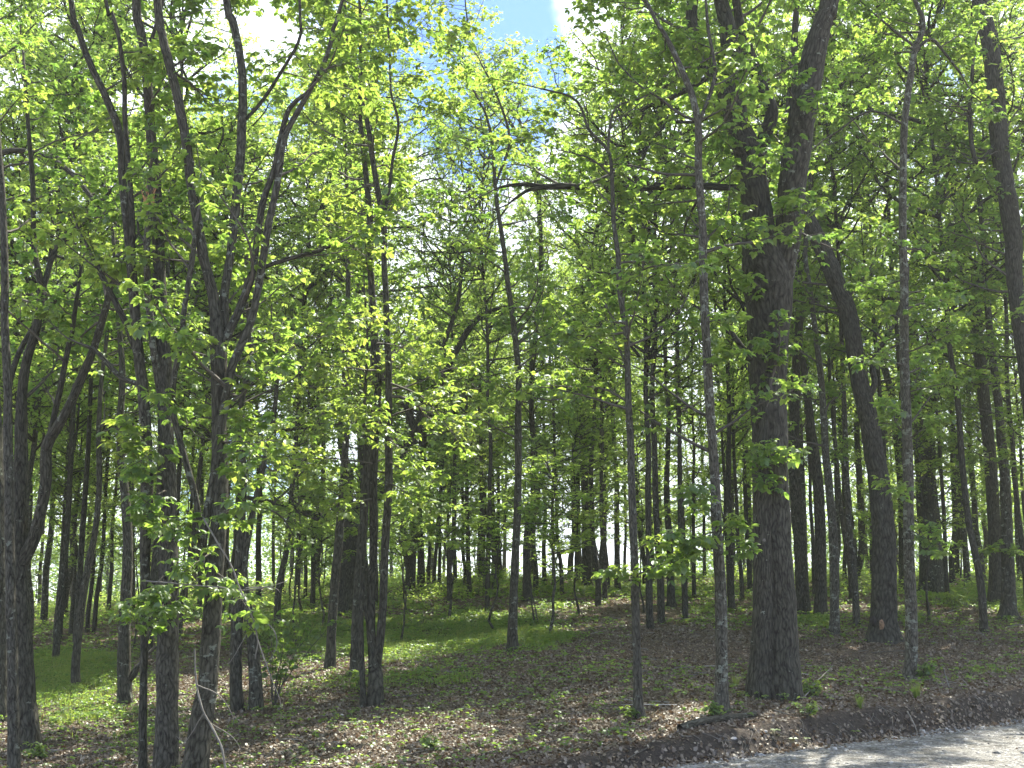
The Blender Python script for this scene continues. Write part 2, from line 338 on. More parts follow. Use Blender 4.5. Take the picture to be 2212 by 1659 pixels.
def stuff(name, parts, mt, label, smooth=False):
    V, T, C, o = [], [], [], 0
    for v, t, c in parts: V.append(v); T.append(t + o); C.append(c); o += len(v)
    me = mesh_np(name, np.concatenate(V), np.concatenate(T), mt, {'tint': ('FLOAT', 'FACE', np.concatenate(C))}, smooth)
    return tag(link(name, me), label, name.replace('_', ' '), kind='stuff')

# dead leaves
x1, y1 = ground_pts(620000, 12, 30); x2, y2 = ground_pts(330000, 28, 58)
x, y = np.concatenate([x1, x2]), np.concatenate([y1, y2])
gr, sl = masks(x, y); s, t = edge_s(x, y)
keep = rng.random(len(x)) < (1 - .8 * gr) * (1 - .9 * np.clip(sl / .5, 0, 1)) * np.where(s < 0, .012, 1) * (.35 + 1.3 * vnoise(x, y, .6))
keep |= (s > -.12) & (s < .12) & (rng.random(len(x)) < .45)
x, y = x[keep], y[keep]; D = y
size = rng.uniform(.024, .066, len(x)) * np.where(D > 30, 1.35, 1)
stuff('leaf_litter', [lay(x, y, size, rng.random(len(x)) * .02, .33, DEADL, DF, np.clip(rng.beta(1.7, 2.6, len(x)), 0, 1), (1, 1.2))], M_DEAD,
      'brown dead leaves strewn over the forest floor')
# big curled leaves at the bank's foot
n = 1900; t = rng.uniform(-3, 13, n); o = rng.normal(.10, .13, n); p = ea + eu * t[:, None] + en * o[:, None]
c_ = np.stack([p[:, 0], p[:, 1]], -1)
stuff('oak_leaf_drift', [lay(c_[:, 0], c_[:, 1], rng.uniform(.035, .08, n), .01 + rng.random(n) * .03, .6, DEADL, DF, rng.beta(1.5, 2.6, n), (1, 2.))], M_DEAD,
      'drift of curled brown leaves gathered below the dark soil bank')
# grass blades, in tufts
BL = np.array([(0, .5, 0), (0, -.5, 0), (.18, .4, .5), (.18, -.4, .5), (.62, 0, 1)], float); BF = np.array([(0, 1, 3), (0, 3, 2), (2, 3, 4)])
def blades(n, d0, d1, per, h0, h1, thr, wmul):
    x, y = ground_pts(n, d0, d1); gr, _ = masks(x, y); k = rng.random(n) < sstep(thr, 1.15, gr); x, y, gr = x[k], y[k], gr[k]; tt = rng.random(len(x))
    x = np.repeat(x, per) + rng.normal(0, .045, len(x) * per); y = np.repeat(y, per) + rng.normal(0, .045, len(y) * per); g = np.repeat(gr, per)
    n = len(x); th = rng.random(n) * 2 * np.pi; h = rng.uniform(h0, h1, n) * (.5 + .6 * g)
    a = np.stack([np.cos(th), np.sin(th), 0 * th], -1); b_ = np.stack([-np.sin(th), np.cos(th), 0 * th], -1)
    A = a * (h * rng.uniform(.2, .9, n))[:, None]; B = b_ * (rng.uniform(.005, .010, n) * wmul)[:, None]; C = np.zeros((n, 3)); C[:, 2] = h
    P = np.stack([x, y, terrain(x, y) - .01], -1)
    return scatter(BL, BF, P, A, B, C, np.clip(.25 + .45 * rng.beta(2, 2.5, n) + .4 * np.repeat(tt, per), 0, 1))
stuff('grass', [blades(60000, 15, 32, 6, .07, .24, .25, 1.2), blades(60000, 30, 62, 5, .10, .24, .2, 2.4)], M_GRASS,
      'bright green grass in sunlit patches between the trees')
# low broad-leaved ground cover: little rosettes of three to five leaves on a stalk
def weeds(n, d0, d1, thr, s0, s1, base=.05):
    x, y = ground_pts(n, d0, d1); gr, sl = masks(x, y)
    k = rng.random(n) < (base * (.2 + 1.6 * vnoise(x, y, 1.3)) + sstep(thr - .1, 1., gr) * .8) * (1 - np.clip(sl / .42, 0, 1)); s, t = edge_s(x, y); k &= s > .7
    x, y = x[k], y[k]; n = len(x); per = 5; hh = np.repeat(rng.uniform(.03, .16, n), per)
    x, y = np.repeat(x, per), np.repeat(y, per); m = len(x); th = rng.random(m) * 2 * np.pi; sz = rng.uniform(s0, s1, m)
    a = norm(np.stack([np.cos(th), np.sin(th), rng.uniform(-.35, .35, m)], -1)); up = norm(np.stack([rng.normal(0, .3, m), rng.normal(0, .3, m), np.ones(m)], -1))
    b_ = norm(np.cross(up, a)); c = np.cross(a, b_)
    P = np.stack([x, y, terrain(x, y) + hh], -1) + a * .01
    return scatter(LEAF8, LF8, P, a * sz[:, None], b_ * sz[:, None] * 1.5, c * sz[:, None], np.clip(rng.beta(2, 3, m), 0, 1))
stuff('ground_cover', [weeds(110000, 13, 34, .3, .03, .07, .085), weeds(90000, 32, 60, .25, .05, .11, .15)], M_LEAF,
      'low leafy green weeds growing up through the leaf litter')
n = 2600; x, y = ground_pts(n, 14, 36); s_, t_ = edge_s(x, y); k = s_ > .6; x, y = x[k], y[k]
STK = np.array([(0, .5, 0), (0, -.3, .5), (0, -.3, -.4), (.5, .6, .1), (.5, -.2, .6), (.5, -.2, -.3), (1, .3, .1), (1, -.1, .2), (1, -.1, 0)], float)
SKF = np.array([(0, 3, 4), (0, 4, 1), (1, 4, 5), (1, 5, 2), (2, 5, 3), (2, 3, 0), (3, 6, 7), (3, 7, 4), (4, 7, 8), (4, 8, 5), (5, 8, 6), (5, 6, 3)])
nrm = norm(gnormal(x, y) + rng.normal(0, .08, (len(x), 3))); th = rng.random(len(x)) * 6.28; a = norm(np.cross(nrm, np.stack([np.cos(th), np.sin(th), 0 * th], -1))); b_ = np.cross(nrm, a); sz = rng.gamma(2, .11, len(x))[:, None] + .08; r_ = (.004 + .018 * sz * rng.random((len(x), 1)))
stuff('fallen_twigs', [scatter(STK, SKF, np.stack([x, y, terrain(x, y) + .018], -1), a * sz, b_ * r_ * 1.6, nrm * r_ * 1.6, rng.beta(2, 3, len(x)))], M_GRAVEL, 'small broken twigs scattered over the leaf litter')
# knee-high undergrowth along the crest
n = 5200; D = rng.uniform(43, 62, n); x = rng.uniform(-.5, .5, n) * D; k = rng.random(n) < vnoise(x, D, 2.2) ** 1.3 * 1.5; x, D = x[k], D[k]; n = len(x); per = 16; hs = np.repeat(rng.uniform(.15, .75, n), per)
x, D = np.repeat(x, per) + rng.normal(0, .16, n * per), np.repeat(D, per) + rng.normal(0, .16, n * per); m = len(x); th = rng.random(m) * 6.28; sz = rng.uniform(.07, .13, m)
a = norm(np.stack([np.cos(th), np.sin(th), rng.uniform(-.6, .4, m)], -1)); up = norm(rng.normal(0, .45, (m, 3)) + [0, 0, 1]); b_ = norm(np.cross(up, a)); c = np.cross(a, b_)
stuff('undergrowth', [scatter(LEAF4, LF4, np.stack([x, D, terrain(x, D) + hs * rng.random(m)], -1), a * sz[:, None], b_ * sz[:, None] * 1.6, c * sz[:, None], rng.beta(3, 2.5, m))], M_FAR, 'knee-high leafy undergrowth along the crest of the ridge')
# gravel stones
n = 42000; t = rng.uniform(-6, 12, n); o = -rng.random(n) ** 1.3 * 4.5 + .03
p = ea + eu * t[:, None] + en * o[:, None]; x, y = p[:, 0], p[:, 1]; k = in_view(x, y, x * 0); x, y = x[k], y[k]; n = len(x)
ST = np.array([(1, 0, 0), (.2, .9, .1), (-.9, .4, 0), (-.6, -.8, 0), (.5, -.8, .1), (.1, .1, .65), (0, 0, -.4)], float)
SF = np.array([(0, 1, 5), (1, 2, 5), (2, 3, 5), (3, 4, 5), (4, 0, 5), (1, 0, 6), (2, 1, 6), (3, 2, 6), (4, 3, 6), (0, 4, 6)])
stuff('gravel', [lay(x, y, rng.gamma(2.4, .0062, n) + .005, .016, .35, ST, SF, rng.beta(2, 2, n))], M_GRAVEL, 'loose pale grey gravel covering the road')

# ------------------------------------------------------------------ tubes
def catmull(P, step):
    P = np.asarray(P, float)
    if len(P) == 2: P = np.array([P[0], (P[0] + P[1]) / 2, P[1]])
    Q = np.vstack([2 * P[0] - P[1], P, 2 * P[-1] - P[-2]]); out = []
    for i in range(1, len(Q) - 2):
        n = max(1, int(round(np.linalg.norm(Q[i + 1, :3] - Q[i, :3]) / step)))
        t = (np.arange(n) / n)[:, None]; a, b, c, d = Q[i - 1], Q[i], Q[i + 1], Q[i + 2]
        out.append(.5 * (2 * b + (c - a) * t + (2 * a - 5 * b + 4 * c - d) * t ** 2 + (3 * b - a - 3 * c + d) * t ** 3))
    out.append(Q[-2][None]); return np.vstack(out)
class Tubes:
    def __init__(s): s.V, s.T, s.B, s.n = [], [], [], 0
    def add(s, P, r, k=6, rough=0., flare=0., lobes=0, seed=0, s0=0., cut=False):
        P = np.asarray(P, float); r = np.maximum(np.asarray(r, float), .002); n = len(P)
        tan = norm(np.gradient(P, axis=0)); ref = np.array((0, 1., 0)) if abs(tan[0][1]) < .8 else np.array((1., 0, 0))
        u = norm(np.cross(tan, ref)); v = np.cross(tan, u)
        th = np.arange(k) / k * 2 * np.pi; L = s0 + np.concatenate([[0], np.cumsum(np.linalg.norm(np.diff(P, axis=0), axis=1))])
        rr = np.repeat(r[:, None], k, 1)
        if rough > 0:
            g = np.random.default_rng(seed + 99); ncol = max(6, min(k // 2, int(2 * np.pi * r.mean() / .045)))
            G = g.random((ncol, 512)); G2 = g.random((max(4, ncol // 3), 512))
            def smp(G, cell):
                a = th[None, :] / (2 * np.pi) * G.shape[0] + 0 * L[:, None]; a = a + .35 * np.sin(L[:, None] * 3.1 + a); b_ = (L[:, None] / cell + 0 * a)
                ia, ib = np.floor(a).astype(int), np.floor(b_).astype(int); fa, fb = a - ia, b_ - ib; q = lambda i, j: G[i % G.shape[0], j % 512]
                return (q(ia, ib) * (1 - fa) + q(ia + 1, ib) * fa) * (1 - fb) + (q(ia, ib + 1) * (1 - fa) + q(ia + 1, ib + 1) * fa) * fb - .5
            rr = rr * (1 + rough * smp(G2, .5)) + np.minimum(.016, .10 * rr) * smp(G, .16) * 1.6
        if flare > 0:
            hgt = np.maximum(L - L[0], 0)
            rr = rr * (1 + flare * np.exp(-hgt / .26)[:, None] * (.55 + .45 * np.cos(lobes * th + seed)[None, :]) )
        V = P[:, None, :] + rr[..., None] * (np.cos(th)[None, :, None] * u[:, None, :] + np.sin(th)[None, :, None] * v[:, None, :])
        bk = np.stack([np.cos(th)[None] * np.maximum(r.mean(), .02) + 0 * rr, np.sin(th)[None] * np.maximum(r.mean(), .02) + 0 * rr, L[:, None] + 0 * rr], -1)
        i = np.arange(n - 1)[:, None] * k; j = np.arange(k)[None]; j2 = (j + 1) % k
        T = np.stack([i + j, i + j2, i + k + j2, i + k + j], -1).reshape(-1, 4) + s.n
        V = V.reshape(-1, 3); bk = bk.reshape(-1, 3)
        V = np.vstack([V, P[-1] + tan[-1] * r[-1] * (.2 if cut else 1.)]); bk = np.vstack([bk, (0, 0, L[-1])])
        tip = s.n + n * k; b0 = s.n + (n - 1) * k
        T = np.vstack([T, [(b0 + q, b0 + (q + 1) % k, tip, tip) for q in range(k)]])
        s.V.append(V); s.T.append(T); s.B.append(bk); s.n += len(V)
    def mesh(s, name, mt, origin=(0, 0, 0)):
        V = np.vstack(s.V) - np.asarray(origin)[None]; T = np.vstack(s.T); B = np.vstack(s.B)
        # degenerate cap quads -> triangles via split
        q = T[T[:, 2] != T[:, 3]]; t = T[T[:, 2] == T[:, 3]][:, :3]
        F3 = np.vstack([q[:, [0, 1, 2]], q[:, [0, 2, 3]], t])
        return mesh_np(name, V, F3, mt, {'bark': ('FLOAT_VECTOR', 'POINT', B)}, True)

# gaps in the canopy where the sky shows
GAPS = [(915, 50, 28, 60, 1.), (925, 140, 40, 35, 1.), (1105, 205, 60, 35, 1.), (1040, 100, 40, 25, .5), (1215, 270, 75, 50, 1.1), (1110, 350, 80, 60, .75), (1060, 450, 80, 60, .85),
        (1180, 460, 60, 40, .6), (600, 330, 50, 60, .4), (470, 330, 50, 50, .6), (650, 470, 60, 50, .6), (1350, 330, 80, 70, .45), (1750, 260, 30, 20, .6), (2030, 250, 40, 40, .5),
        (870, 470, 60, 50, .6), (560, 420, 40, 60, .5), (180, 450, 50, 40, .5), (200, 540, 40, 30, .4)]
def gap(P):
    px, py = proj(P); return np.clip(.85 * ellsum(px, py, GAPS), 0, 1)

def spray(rg, tips, dirs, lf, size, tv, tf, ncomp=4, nlf=5, droop=.5):
    """compound leaves of five leaflets round every twig end; tips/dirs (n,3)"""
    n = len(tips)
    P = np.repeat(tips, ncomp, 0); d = np.repeat(dirs, ncomp, 0)
    back = rg.random((len(P), 1)) * np.repeat(lf, ncomp)[:, None]; P = P - d * back
    az = rg.random(len(P)) * 2 * np.pi
    side = np.stack([np.cos(az), np.sin(az), rg.uniform(-.3, .5, len(P))], -1)
    d = norm(d * .55 + norm(side)); pet = rg.uniform(.04, .11, len(P))[:, None] * (size / .11)
    hub = P + d * pet
    # leaflets fan from the hub, roughly in a horizontal-ish plane, drooping
    fan = np.linspace(-1.35, 1.35, nlf)
    up = norm(np.stack([rg.normal(0, .38, len(P)), rg.normal(0, .38, len(P)), np.ones(len(P))], -1))
    sd_ = norm(np.cross(up, d)); fw = norm(np.cross(sd_, up))
    H = np.repeat(hub, nlf, 0); FW = np.repeat(fw, nlf, 0); SD = np.repeat(sd_, nlf, 0); UP = np.repeat(up, nlf, 0)
    a = np.tile(fan, len(P)) + rg.normal(0, .14, len(H))
    dr = np.repeat(rg.uniform(.0, 1.0, len(P)) ** 1.2 * droop * 1.5, nlf) + rg.normal(0, .12, len(H))
    L = norm(FW * np.cos(a)[:, None] + SD * np.sin(a)[:, None] - UP * dr[:, None])
    s = size * rg.uniform(.5, 1.3, len(H)) * (1 - .28 * np.abs(a) / 1.35) * np.repeat(rg.uniform(.75, 1.15, len(P)), nlf)
    W = norm(np.cross(UP, L)); U = np.cross(L, W)
    tint = np.clip(np.repeat(rg.beta(2.2, 2.6, n), ncomp * nlf) * .6 + rg.beta(2, 2.5, len(H)) * .4, 0, 1)
    return scatter(tv, tf, H + L * .008, L * s[:, None], W * s[:, None], U * s[:, None], tint)

def branch(rg, tb, start, d, length, r0, tips, dirs, lfs, k=4, twigs=9, wob=.28, grav=.12, bare=.25, sub=True):
    n = max(4, int(length / .22)); P = [np.asarray(start, float)]; d = norm(np.asarray(d, float)); st = length / n
    for i in range(n):
        d = norm(d + rg.normal(0, wob * .5, 3) + np.array((0, 0, grav * .3))); P.append(P[-1] + d * st)
    P = np.array(P); f = np.linspace(0, 1, len(P)); r = r0 * (1 - .85 * f ** .8)
    tb.add(P, r, k)
    for q in range(twigs):
        f0 = bare + (1 - bare) * (q + rg.random()) / twigs; i = min(int(f0 * n), n - 1)
        tl = length * rg.uniform(.14, .34) * (1.15 - .5 * f0); bd = norm(P[i + 1] - P[i])
        sdv = norm(np.cross(bd, rg.normal(0, 1, 3) + np.array((0, 0, 1.2)))) * (1 if rg.random() < .5 else -1)
        td = norm(bd * .75 + sdv * .9 + np.array((0, 0, rg.uniform(-.15, .3))))
        e = P[i] + td * tl; mid = P[i] + td * tl * .5 + rg.normal(0, .03, 3)
        if sub: tb.add(np.array([P[i], mid, e]), [max(.004, r[i] * .5), .0035, .002], 3)
        tips.append(e); dirs.append(td); lfs.append(tl * .8)
    tips.append(P[-1]); dirs.append(d); lfs.append(.25)

# ------------------------------------------------------------------ individual trees, traced limb by limb, each at its own distance
LIB = []
def tree(name, label, stems, D=None, bark=None, leaf=.12, dens=1., low=1100, blen=1.8, rough=.10, flare=.5, group=None, top=5.5, nocrown=False, extra=(), tilt=None, seed=None, cutlast=()):
    seed = seed if seed is not None else len(LIB) * 7 + 3; rg = np.random.default_rng(seed)
    bark = bark or M_BARK
    b = stems[0][0]; D = D or hit(b[0], b[1]); base, t = at(b[0], b[1], D)
    base[2] = float(terrain(base[0], base[1])) if b[1] < 1700 else base[2]
    rt = root(name, base, label, 'tree', group)
    lines = []       # (pts(n,3), r(n), startfrac)
    alltips = []
    for si, stx in enumerate(stems):
        if si == 0: d0 = D; slope = rg.normal(0, .03) if tilt is None else tilt
        else:
            px0, py0 = stx[0][0], stx[0][1]; best = (1e9, D)
            for (P, r) in lines:
                qx, qy = proj(P); dd = (qx - px0) ** 2 + (qy - py0) ** 2; i = int(dd.argmin())
                if dd[i] < best[0]: best = (dd[i], P[i, 1])
            d0 = best[1]; slope = rg.normal(0, .13)
        pts, rs = [], []; z0 = None
        for (x, y, w_) in stx:
            p, tt = at(x, y, d0)
            if z0 is None: z0 = p[2]; q0 = p
            dd = d0 + slope * np.linalg.norm(p - q0)
            p, tt = at(x, y, dd); pts.append(p); rs.append(w_ / 2 / F * tt)
        if si == 0:
            pts[0][2] = base[2] - .02
            dn = pts[0].copy(); dn[2] -= .25; pts.insert(0, dn); rs.insert(0, rs[0] * 1.02)
        if stx[-1][1] < 25 and si not in cutlast:      # the stem runs on above the picture
            dv = norm(pts[-1] - pts[-2]); dv = norm(dv + np.array((0, 0, .6))); r_ = rs[-1]
            L = top * rg.uniform(.8, 1.2)
            pts.append(pts[-1] + dv * L * .5 + rg.normal(0, .25, 3)); rs.append(r_ * .6); pts.append(pts[-1] + dv * L * .5 + rg.normal(0, .4, 3)); rs.append(r_ * .15)
        A = np.hstack([np.array(pts), np.array(rs)[:, None]])
        big = max(rs) > .16
        C = catmull(A, .07 if big else .12)
        C[:, :3] += np.cumsum(rg.normal(0, .0016, (len(C), 3)), 0)
        lines.append((C[:, :3], C[:, 3]))
        tb = Tubes(); k = 44 if max(rs) > .25 else 28 if big else 16 if max(rs) > .06 else 10
        tb.add(C[:, :3], C[:, 3], k, rough=rough if max(rs) > .04 else .04, flare=flare if si == 0 else 0, lobes=int(rg.integers(3, 6)), seed=seed + si)
        o = link('trunk' if si == 0 else 'limb', tb.mesh('trunk' if si == 0 else 'limb', bark, base), rt)
    # side branches and leaves
    if not nocrown:
        tb = Tubes(); tips, dirs, lfs = [], [], []
        for (P, r) in lines:
            L = np.linalg.norm(np.diff(P, axis=0), axis=1).sum(); nb = rg.poisson(L * 1.9 * dens) + 1
            for q in range(nb):
                i = int(rg.integers(min(2, len(P) - 2), len(P) - 1)); px, py = proj(P[i]); lowy = low
                if py[0] > lowy: continue
                if rg.random() > .25 + .75 * min(1, (lowy - py[0]) / 260.): continue
                az = rg.random() * 2 * np.pi if rg.random() < .3 else rg.uniform(.12, .88) * np.pi; up = rg.uniform(.0, .9)
                d = np.array((math.cos(az), math.sin(az), up)); ln = blen * rg.uniform(.6, 1.55)
                branch(rg, tb, P[i], d, ln, min(r[i] * .5, .011 * ln + .006), tips, dirs, lfs, twigs=int(6 + 3 * ln))
            if r[-1] < .09:
                branch(rg, tb, P[-1], P[-1] - P[-3], blen * .8, r[-1] * .9, tips, dirs, lfs, twigs=9)
        for (x0, y0, x1, y1, dd) in extra:            # low sprays seen in front of trunks
            s_, _ = at(x0, y0, D); i = None; bd = 1e9
            for (P, r) in lines:
                e = ((P - s_) ** 2).sum(1); j = int(e.argmin())
                if e[j] < bd: bd = e[j]; s_best = P[j]
            e_, _ = at(x1, y1, D + dd); v = e_ - s_best; ln = float(np.linalg.norm(v))
            branch(rg, tb, s_best, v + np.array((0, 0, .15 * ln)), ln, .008 + .006 * ln, tips, dirs, lfs, twigs=int(4 + 4 * ln), wob=.12, grav=-.1, bare=.35)
        if tips:
            tips, dirs, lfs = np.array(tips), np.array(dirs), np.array(lfs)
            k = rg.random(len(tips)) > .93 * gap(tips); tips, dirs, lfs = tips[k], dirs[k], lfs[k]
            if tb.n: tag(link('twigs', tb.mesh('twigs', M_TWIG, base), rt), kind='stuff')
            px, py = proj(tips); fr = (py > -60) & (px > -80) & (px < 2300)
            V, T, C, o = [], [], [], 0
            for msk, tv, tf, sz, nc in ((fr, LEAF8, LF8, leaf, 5), (~fr, LEAF4 * [1, 1.5, 1], LF4, leaf * 1.4, 3)):
                if msk.sum():
                    v, t_, c = spray(rg, tips[msk], dirs[msk], lfs[msk], sz, tv, tf, ncomp=nc); V.append(v); T.append(t_ + o); C.append(c); o += len(v)
            me = mesh_np('crown', np.vstack(V) - base[None], np.vstack(T), M_LEAF, {'tint': ('FLOAT', 'FACE', np.concatenate(C))})
            link('crown', me, rt)
    LIB.append((rt, lines)); return rt, lines, D

# --- left side
tree('tree', 'straight slim trunk at the left picture edge in front of the thick dark one',
     [[(30, 1672, 27), (28, 1560, 24), (26, 1400, 22), (21, 1150, 20), (18, 950, 19), (17, 816, 18), (10, 683, 17), (9, 550, 16), (3, 400, 14), (-8, 250, 12), (-15, 0, 10)]], bark=M_SCALY, low=700, blen=1.5, dens=.6)
tree('tree', 'thick dark trunk at the left edge splitting low into spreading crooked limbs',
     [[(68, 1618, 44), (58, 1500, 40), (53, 1410, 38), (45, 1260, 36), (42, 1180, 34), (46, 1050, 30), (50, 916, 26), (52, 850, 22), (62, 780, 20), (85, 700, 18), (95, 620, 15), (80, 540, 13), (78, 417, 11), (70, 300, 9), (60, 150, 7)],
      [(50, 1215, 30), (72, 1164, 27), (87, 1108, 25), (98, 1040, 24), (100, 966, 24), (120, 930, 22), (147, 883, 20), (173, 823, 19), (200, 756, 17), (228, 666, 15), (242, 610, 12), (268, 560, 9), (300, 500, 6)],
      [(104, 960, 16), (115, 905, 14), (127, 850, 13), (140, 783, 12), (153, 716, 11), (163, 650, 9), (175, 560, 6)],
      [(20, 830, 12), (43, 760, 12), (87, 690, 11), (133, 640, 10), (200, 590, 9), (262, 552, 7), (330, 520, 4)],
      [(88, 640, 13), (117, 547, 13), (150, 508, 12), (187, 472, 11), (210, 445, 9), (250, 400, 6)]], low=900, blen=1.9, dens=.6, rough=.18)
tree('tree', 'heavy shaded trunk cut off by the left picture edge, behind the straight slim one',
     [[(2, 1560, 46), (0, 1400, 42), (-4, 1200, 40), (-10, 1000, 36), (-25, 700, 30), (-40, 400, 24), (-60, 0, 18)],
      [(-40, 420, 14), (0, 333, 13), (83, 333, 12), (150, 372, 10), (207, 440, 9), (255, 490, 6)]], low=700, blen=2., dens=.8)
tree('tree', 'leaning trunk with sunlit right edge standing in bright grass at left',
     [[(164, 1489, 21), (164, 1440, 18), (167, 1400, 17), (177, 1316, 16), (192, 1221, 15), (208, 1146, 13), (217, 1050, 12), (216, 970, 11), (217, 900, 10), (224, 800, 9), (236, 700, 8), (250, 560, 6), (255, 440, 5)]], low=1050, blen=1.8)
tree('tree', 'stout trunk with a swollen burl at its foot, left of the tall forked clump',
     [[(270, 1522, 36), (268, 1480, 31), (267, 1410, 27), (272, 1297, 25), (276, 1180, 22), (270, 1070, 19), (258, 950, 16), (262, 800, 13), (252, 650, 10), (240, 480, 7)],
      [(276, 1470, 17), (290, 1455, 17), (297, 1440, 11)]], low=1080, blen=2.)
# the tall forked clump
tree('tree', 'tall furrowed trunk with compound leaves hanging across it, thickest of the left clump',
     [[(358, 1678, 54), (360, 1580, 50), (361, 1500, 48), (363, 1400, 46), (365, 1250, 43), (363, 1120, 38), (362, 1016, 36), (358, 916, 34), (356, 816, 32), (350, 716, 30), (346, 616, 28), (341, 500, 25), (337, 400, 24), (330, 300, 22), (325, 220, 21), (319, 133, 20), (307, 67, 19), (297, -5, 18)],
      [(326, 90, 9), (338, 50, 8), (352, 0, 8)],
      [(347, 855, 15), (335, 783, 16), (322, 660, 16), (316, 560, 15), (318, 490, 14), (322, 436, 14)]],
     bark=M_SCALY, low=700, blen=1.5, dens=.5, extra=[(350, 1120, 300, 1140, -.9), (345, 1180, 330, 1160, -1.4), (350, 1240, 300, 1290, -1.), (365, 1290, 330, 1330, -1.3), (350, 1300, 290, 1355, -1.6),
             (370, 1270, 440, 1300, -1.2), (360, 950, 330, 990, -1.3), (350, 1060, 320, 1070, -1.3), (360, 850, 330, 870, -1.2), (350, 720, 350, 690, -1.4)], cutlast=(1, 2))
br = LIB[-1]
tree('tree', 'slim pale stem bending to the left near its top, left of the tallest clump trunk',
     [[(309, 1678, 21), (310, 1560, 18), (312, 1450, 17), (314, 1350, 18), (316, 1200, 22), (320, 1049, 27), (315, 883, 24), (301, 750, 23), (288, 616, 21), (279, 516, 18), (268, 400, 17), (262, 300, 17), (240, 233, 16), (209, 167, 15), (188, 117, 14), (170, 60, 13), (155, -5, 12)],
      [(310, 830, 17), (292, 755, 16), (267, 690, 14), (233, 623, 13), (208, 572, 12), (201, 560, 10)],
      [(310, 832, 12), (285, 824, 12), (260, 813, 11), (233, 783, 11), (207, 755, 9), (178, 743, 5)],
      [(286, 620, 13), (286, 500, 13), (278, 367, 12), (270, 267, 11), (267, 167, 10), (256, 83, 9), (240, 27, 8), (226, -5, 8)]],
     low=700, blen=1.5, dens=.5, cutlast=(), extra=[(312, 1010, 265, 1000, -1.), (312, 1060, 250, 960, -1.2), (316, 930, 270, 905, -1.)])
tree('tree', 'many-stemmed tree whose fork opens wide above the middle of the left clump',
     [[(420, 1682, 60), (430, 1580, 50), (445, 1486, 44), (453, 1372, 40), (459, 1259, 38), (467, 1146, 36), (472, 1016, 34), (470, 916, 32), (470, 816, 33), (468, 745, 34), (463, 683, 26), (453, 616, 23), (437, 550, 22), (428, 490, 22), (413, 400, 21), (403, 317, 21), (387, 233, 20), (367, 150, 19), (350, 83, 18), (338, -5, 18)],
      [(476, 740, 20), (486, 683, 20), (484, 640, 19), (495, 570, 19), (503, 500, 20), (513, 400, 20), (520, 300, 20), (523, 200, 19), (517, 117, 18), (500, 40, 17), (487, -5, 16)],
      [(526, 262, 7), (567, 217, 8), (617, 140, 7), (648, 77, 7), (647, 0, 6)],
      [(482, 745, 18), (513, 676, 19), (533, 623, 18), (547, 575, 16), (553, 517, 14), (567, 433, 14), (590, 367, 13), (603, 300, 12), (623, 233, 11), (655, 203, 8)],
      [(440, 1240, 17), (440, 1150, 18), (462, 1040, 20), (472, 960, 21), (483, 900, 20), (500, 800, 19), (520, 750, 18), (547, 683, 17), (567, 583, 17), (580, 500, 16), (600, 400, 15), (617, 300, 14), (643, 247, 13), (673, 193, 11), (710, 117, 10), (723, 60, 9), (742, 0, 8)],
      [(436, 1200, 14), (425, 1090, 14), (393, 966, 14), (374, 885, 13), (377, 810, 13), (390, 750, 13), (400, 666, 13), (417, 566, 12), (425, 480, 8)],
      [(550, 585, 9), (620, 560, 10), (680, 545, 9), (740, 522, 6)]],
     low=900, blen=1.6, dens=.5, rough=.14, extra=[(478, 960, 560, 890, -.6), (490, 860, 640, 790, -.8), (490, 900, 720, 700, -1.), (480, 1000, 650, 960, -1.), (480, 950, 600, 1000, -1.5), (470, 1000, 560, 1050, -1.), (470, 740, 350, 780, -1.5), (465, 1180, 400, 1220, -1.2), (460, 1230, 540, 1300, -1.4), (468, 1120, 540, 1150, -1.4)])
tree('tree', 'twin trunks in a low V behind the many-stemmed tree, left half',
     [[(514, 1539, 30), (510, 1480, 27), (510, 1391, 26), (514, 1259, 24), (520, 1146, 18), (526, 1032, 15), (520, 900, 12), (540, 760, 9), (530, 600, 6)],
      [(553, 1540, 36), (551, 1470, 28), (544, 1372, 25), (530, 1290, 20), (527, 1200, 16), (555, 1060, 13), (590, 900, 10), (600, 780, 7)]], low=1150, blen=1.8, flare=.15, seed=41)
# big bent tree in the left centre and slimmer ones in front of it
tree('tree', 'thick old tree bending over to the right behind the slim twin stems',
     [[(742, 1328, 56), (744, 1290, 46), (746, 1230, 43), (757, 1160, 42), (785, 1095, 38), (826, 1055, 32), (868, 990, 29), (892, 940, 25), (915, 890, 20), (950, 830, 16), (975, 775, 15), (1010, 715, 13), (1045, 680, 10), (1086, 664, 6)],
      [(752, 1160, 28), (740, 1100, 24), (700, 1118, 20), (642, 1100, 15), (586, 1085, 12), (529, 1072, 8)],
      [(750, 1130, 26), (752, 1030, 22), (738, 950, 18), (745, 860, 16), (760, 700, 13), (755, 560, 10), (765, 400, 8)],
      [(897, 935, 14), (880, 880, 16), (862, 850, 13), (835, 820, 8)], [(745, 925, 9), (700, 915, 9), (650, 924, 8), (587, 934, 6)],
      [(950, 830, 12), (962, 740, 10), (990, 650, 8), (1000, 560, 6)]], low=1170, blen=2.4, rough=.2)
tree('tree', 'slightly leaning trunk beside the thick bent tree, base in green weeds',
     [[(713, 1445, 26), (715, 1400, 22), (718, 1335, 20), (724, 1250, 19), (733, 1150, 18), (742, 1030, 16), (748, 900, 14), (745, 780, 12), (752, 600, 10), (750, 420, 8), (742, 200, 6), (740, 0, 5)]], low=1120, blen=1.7)
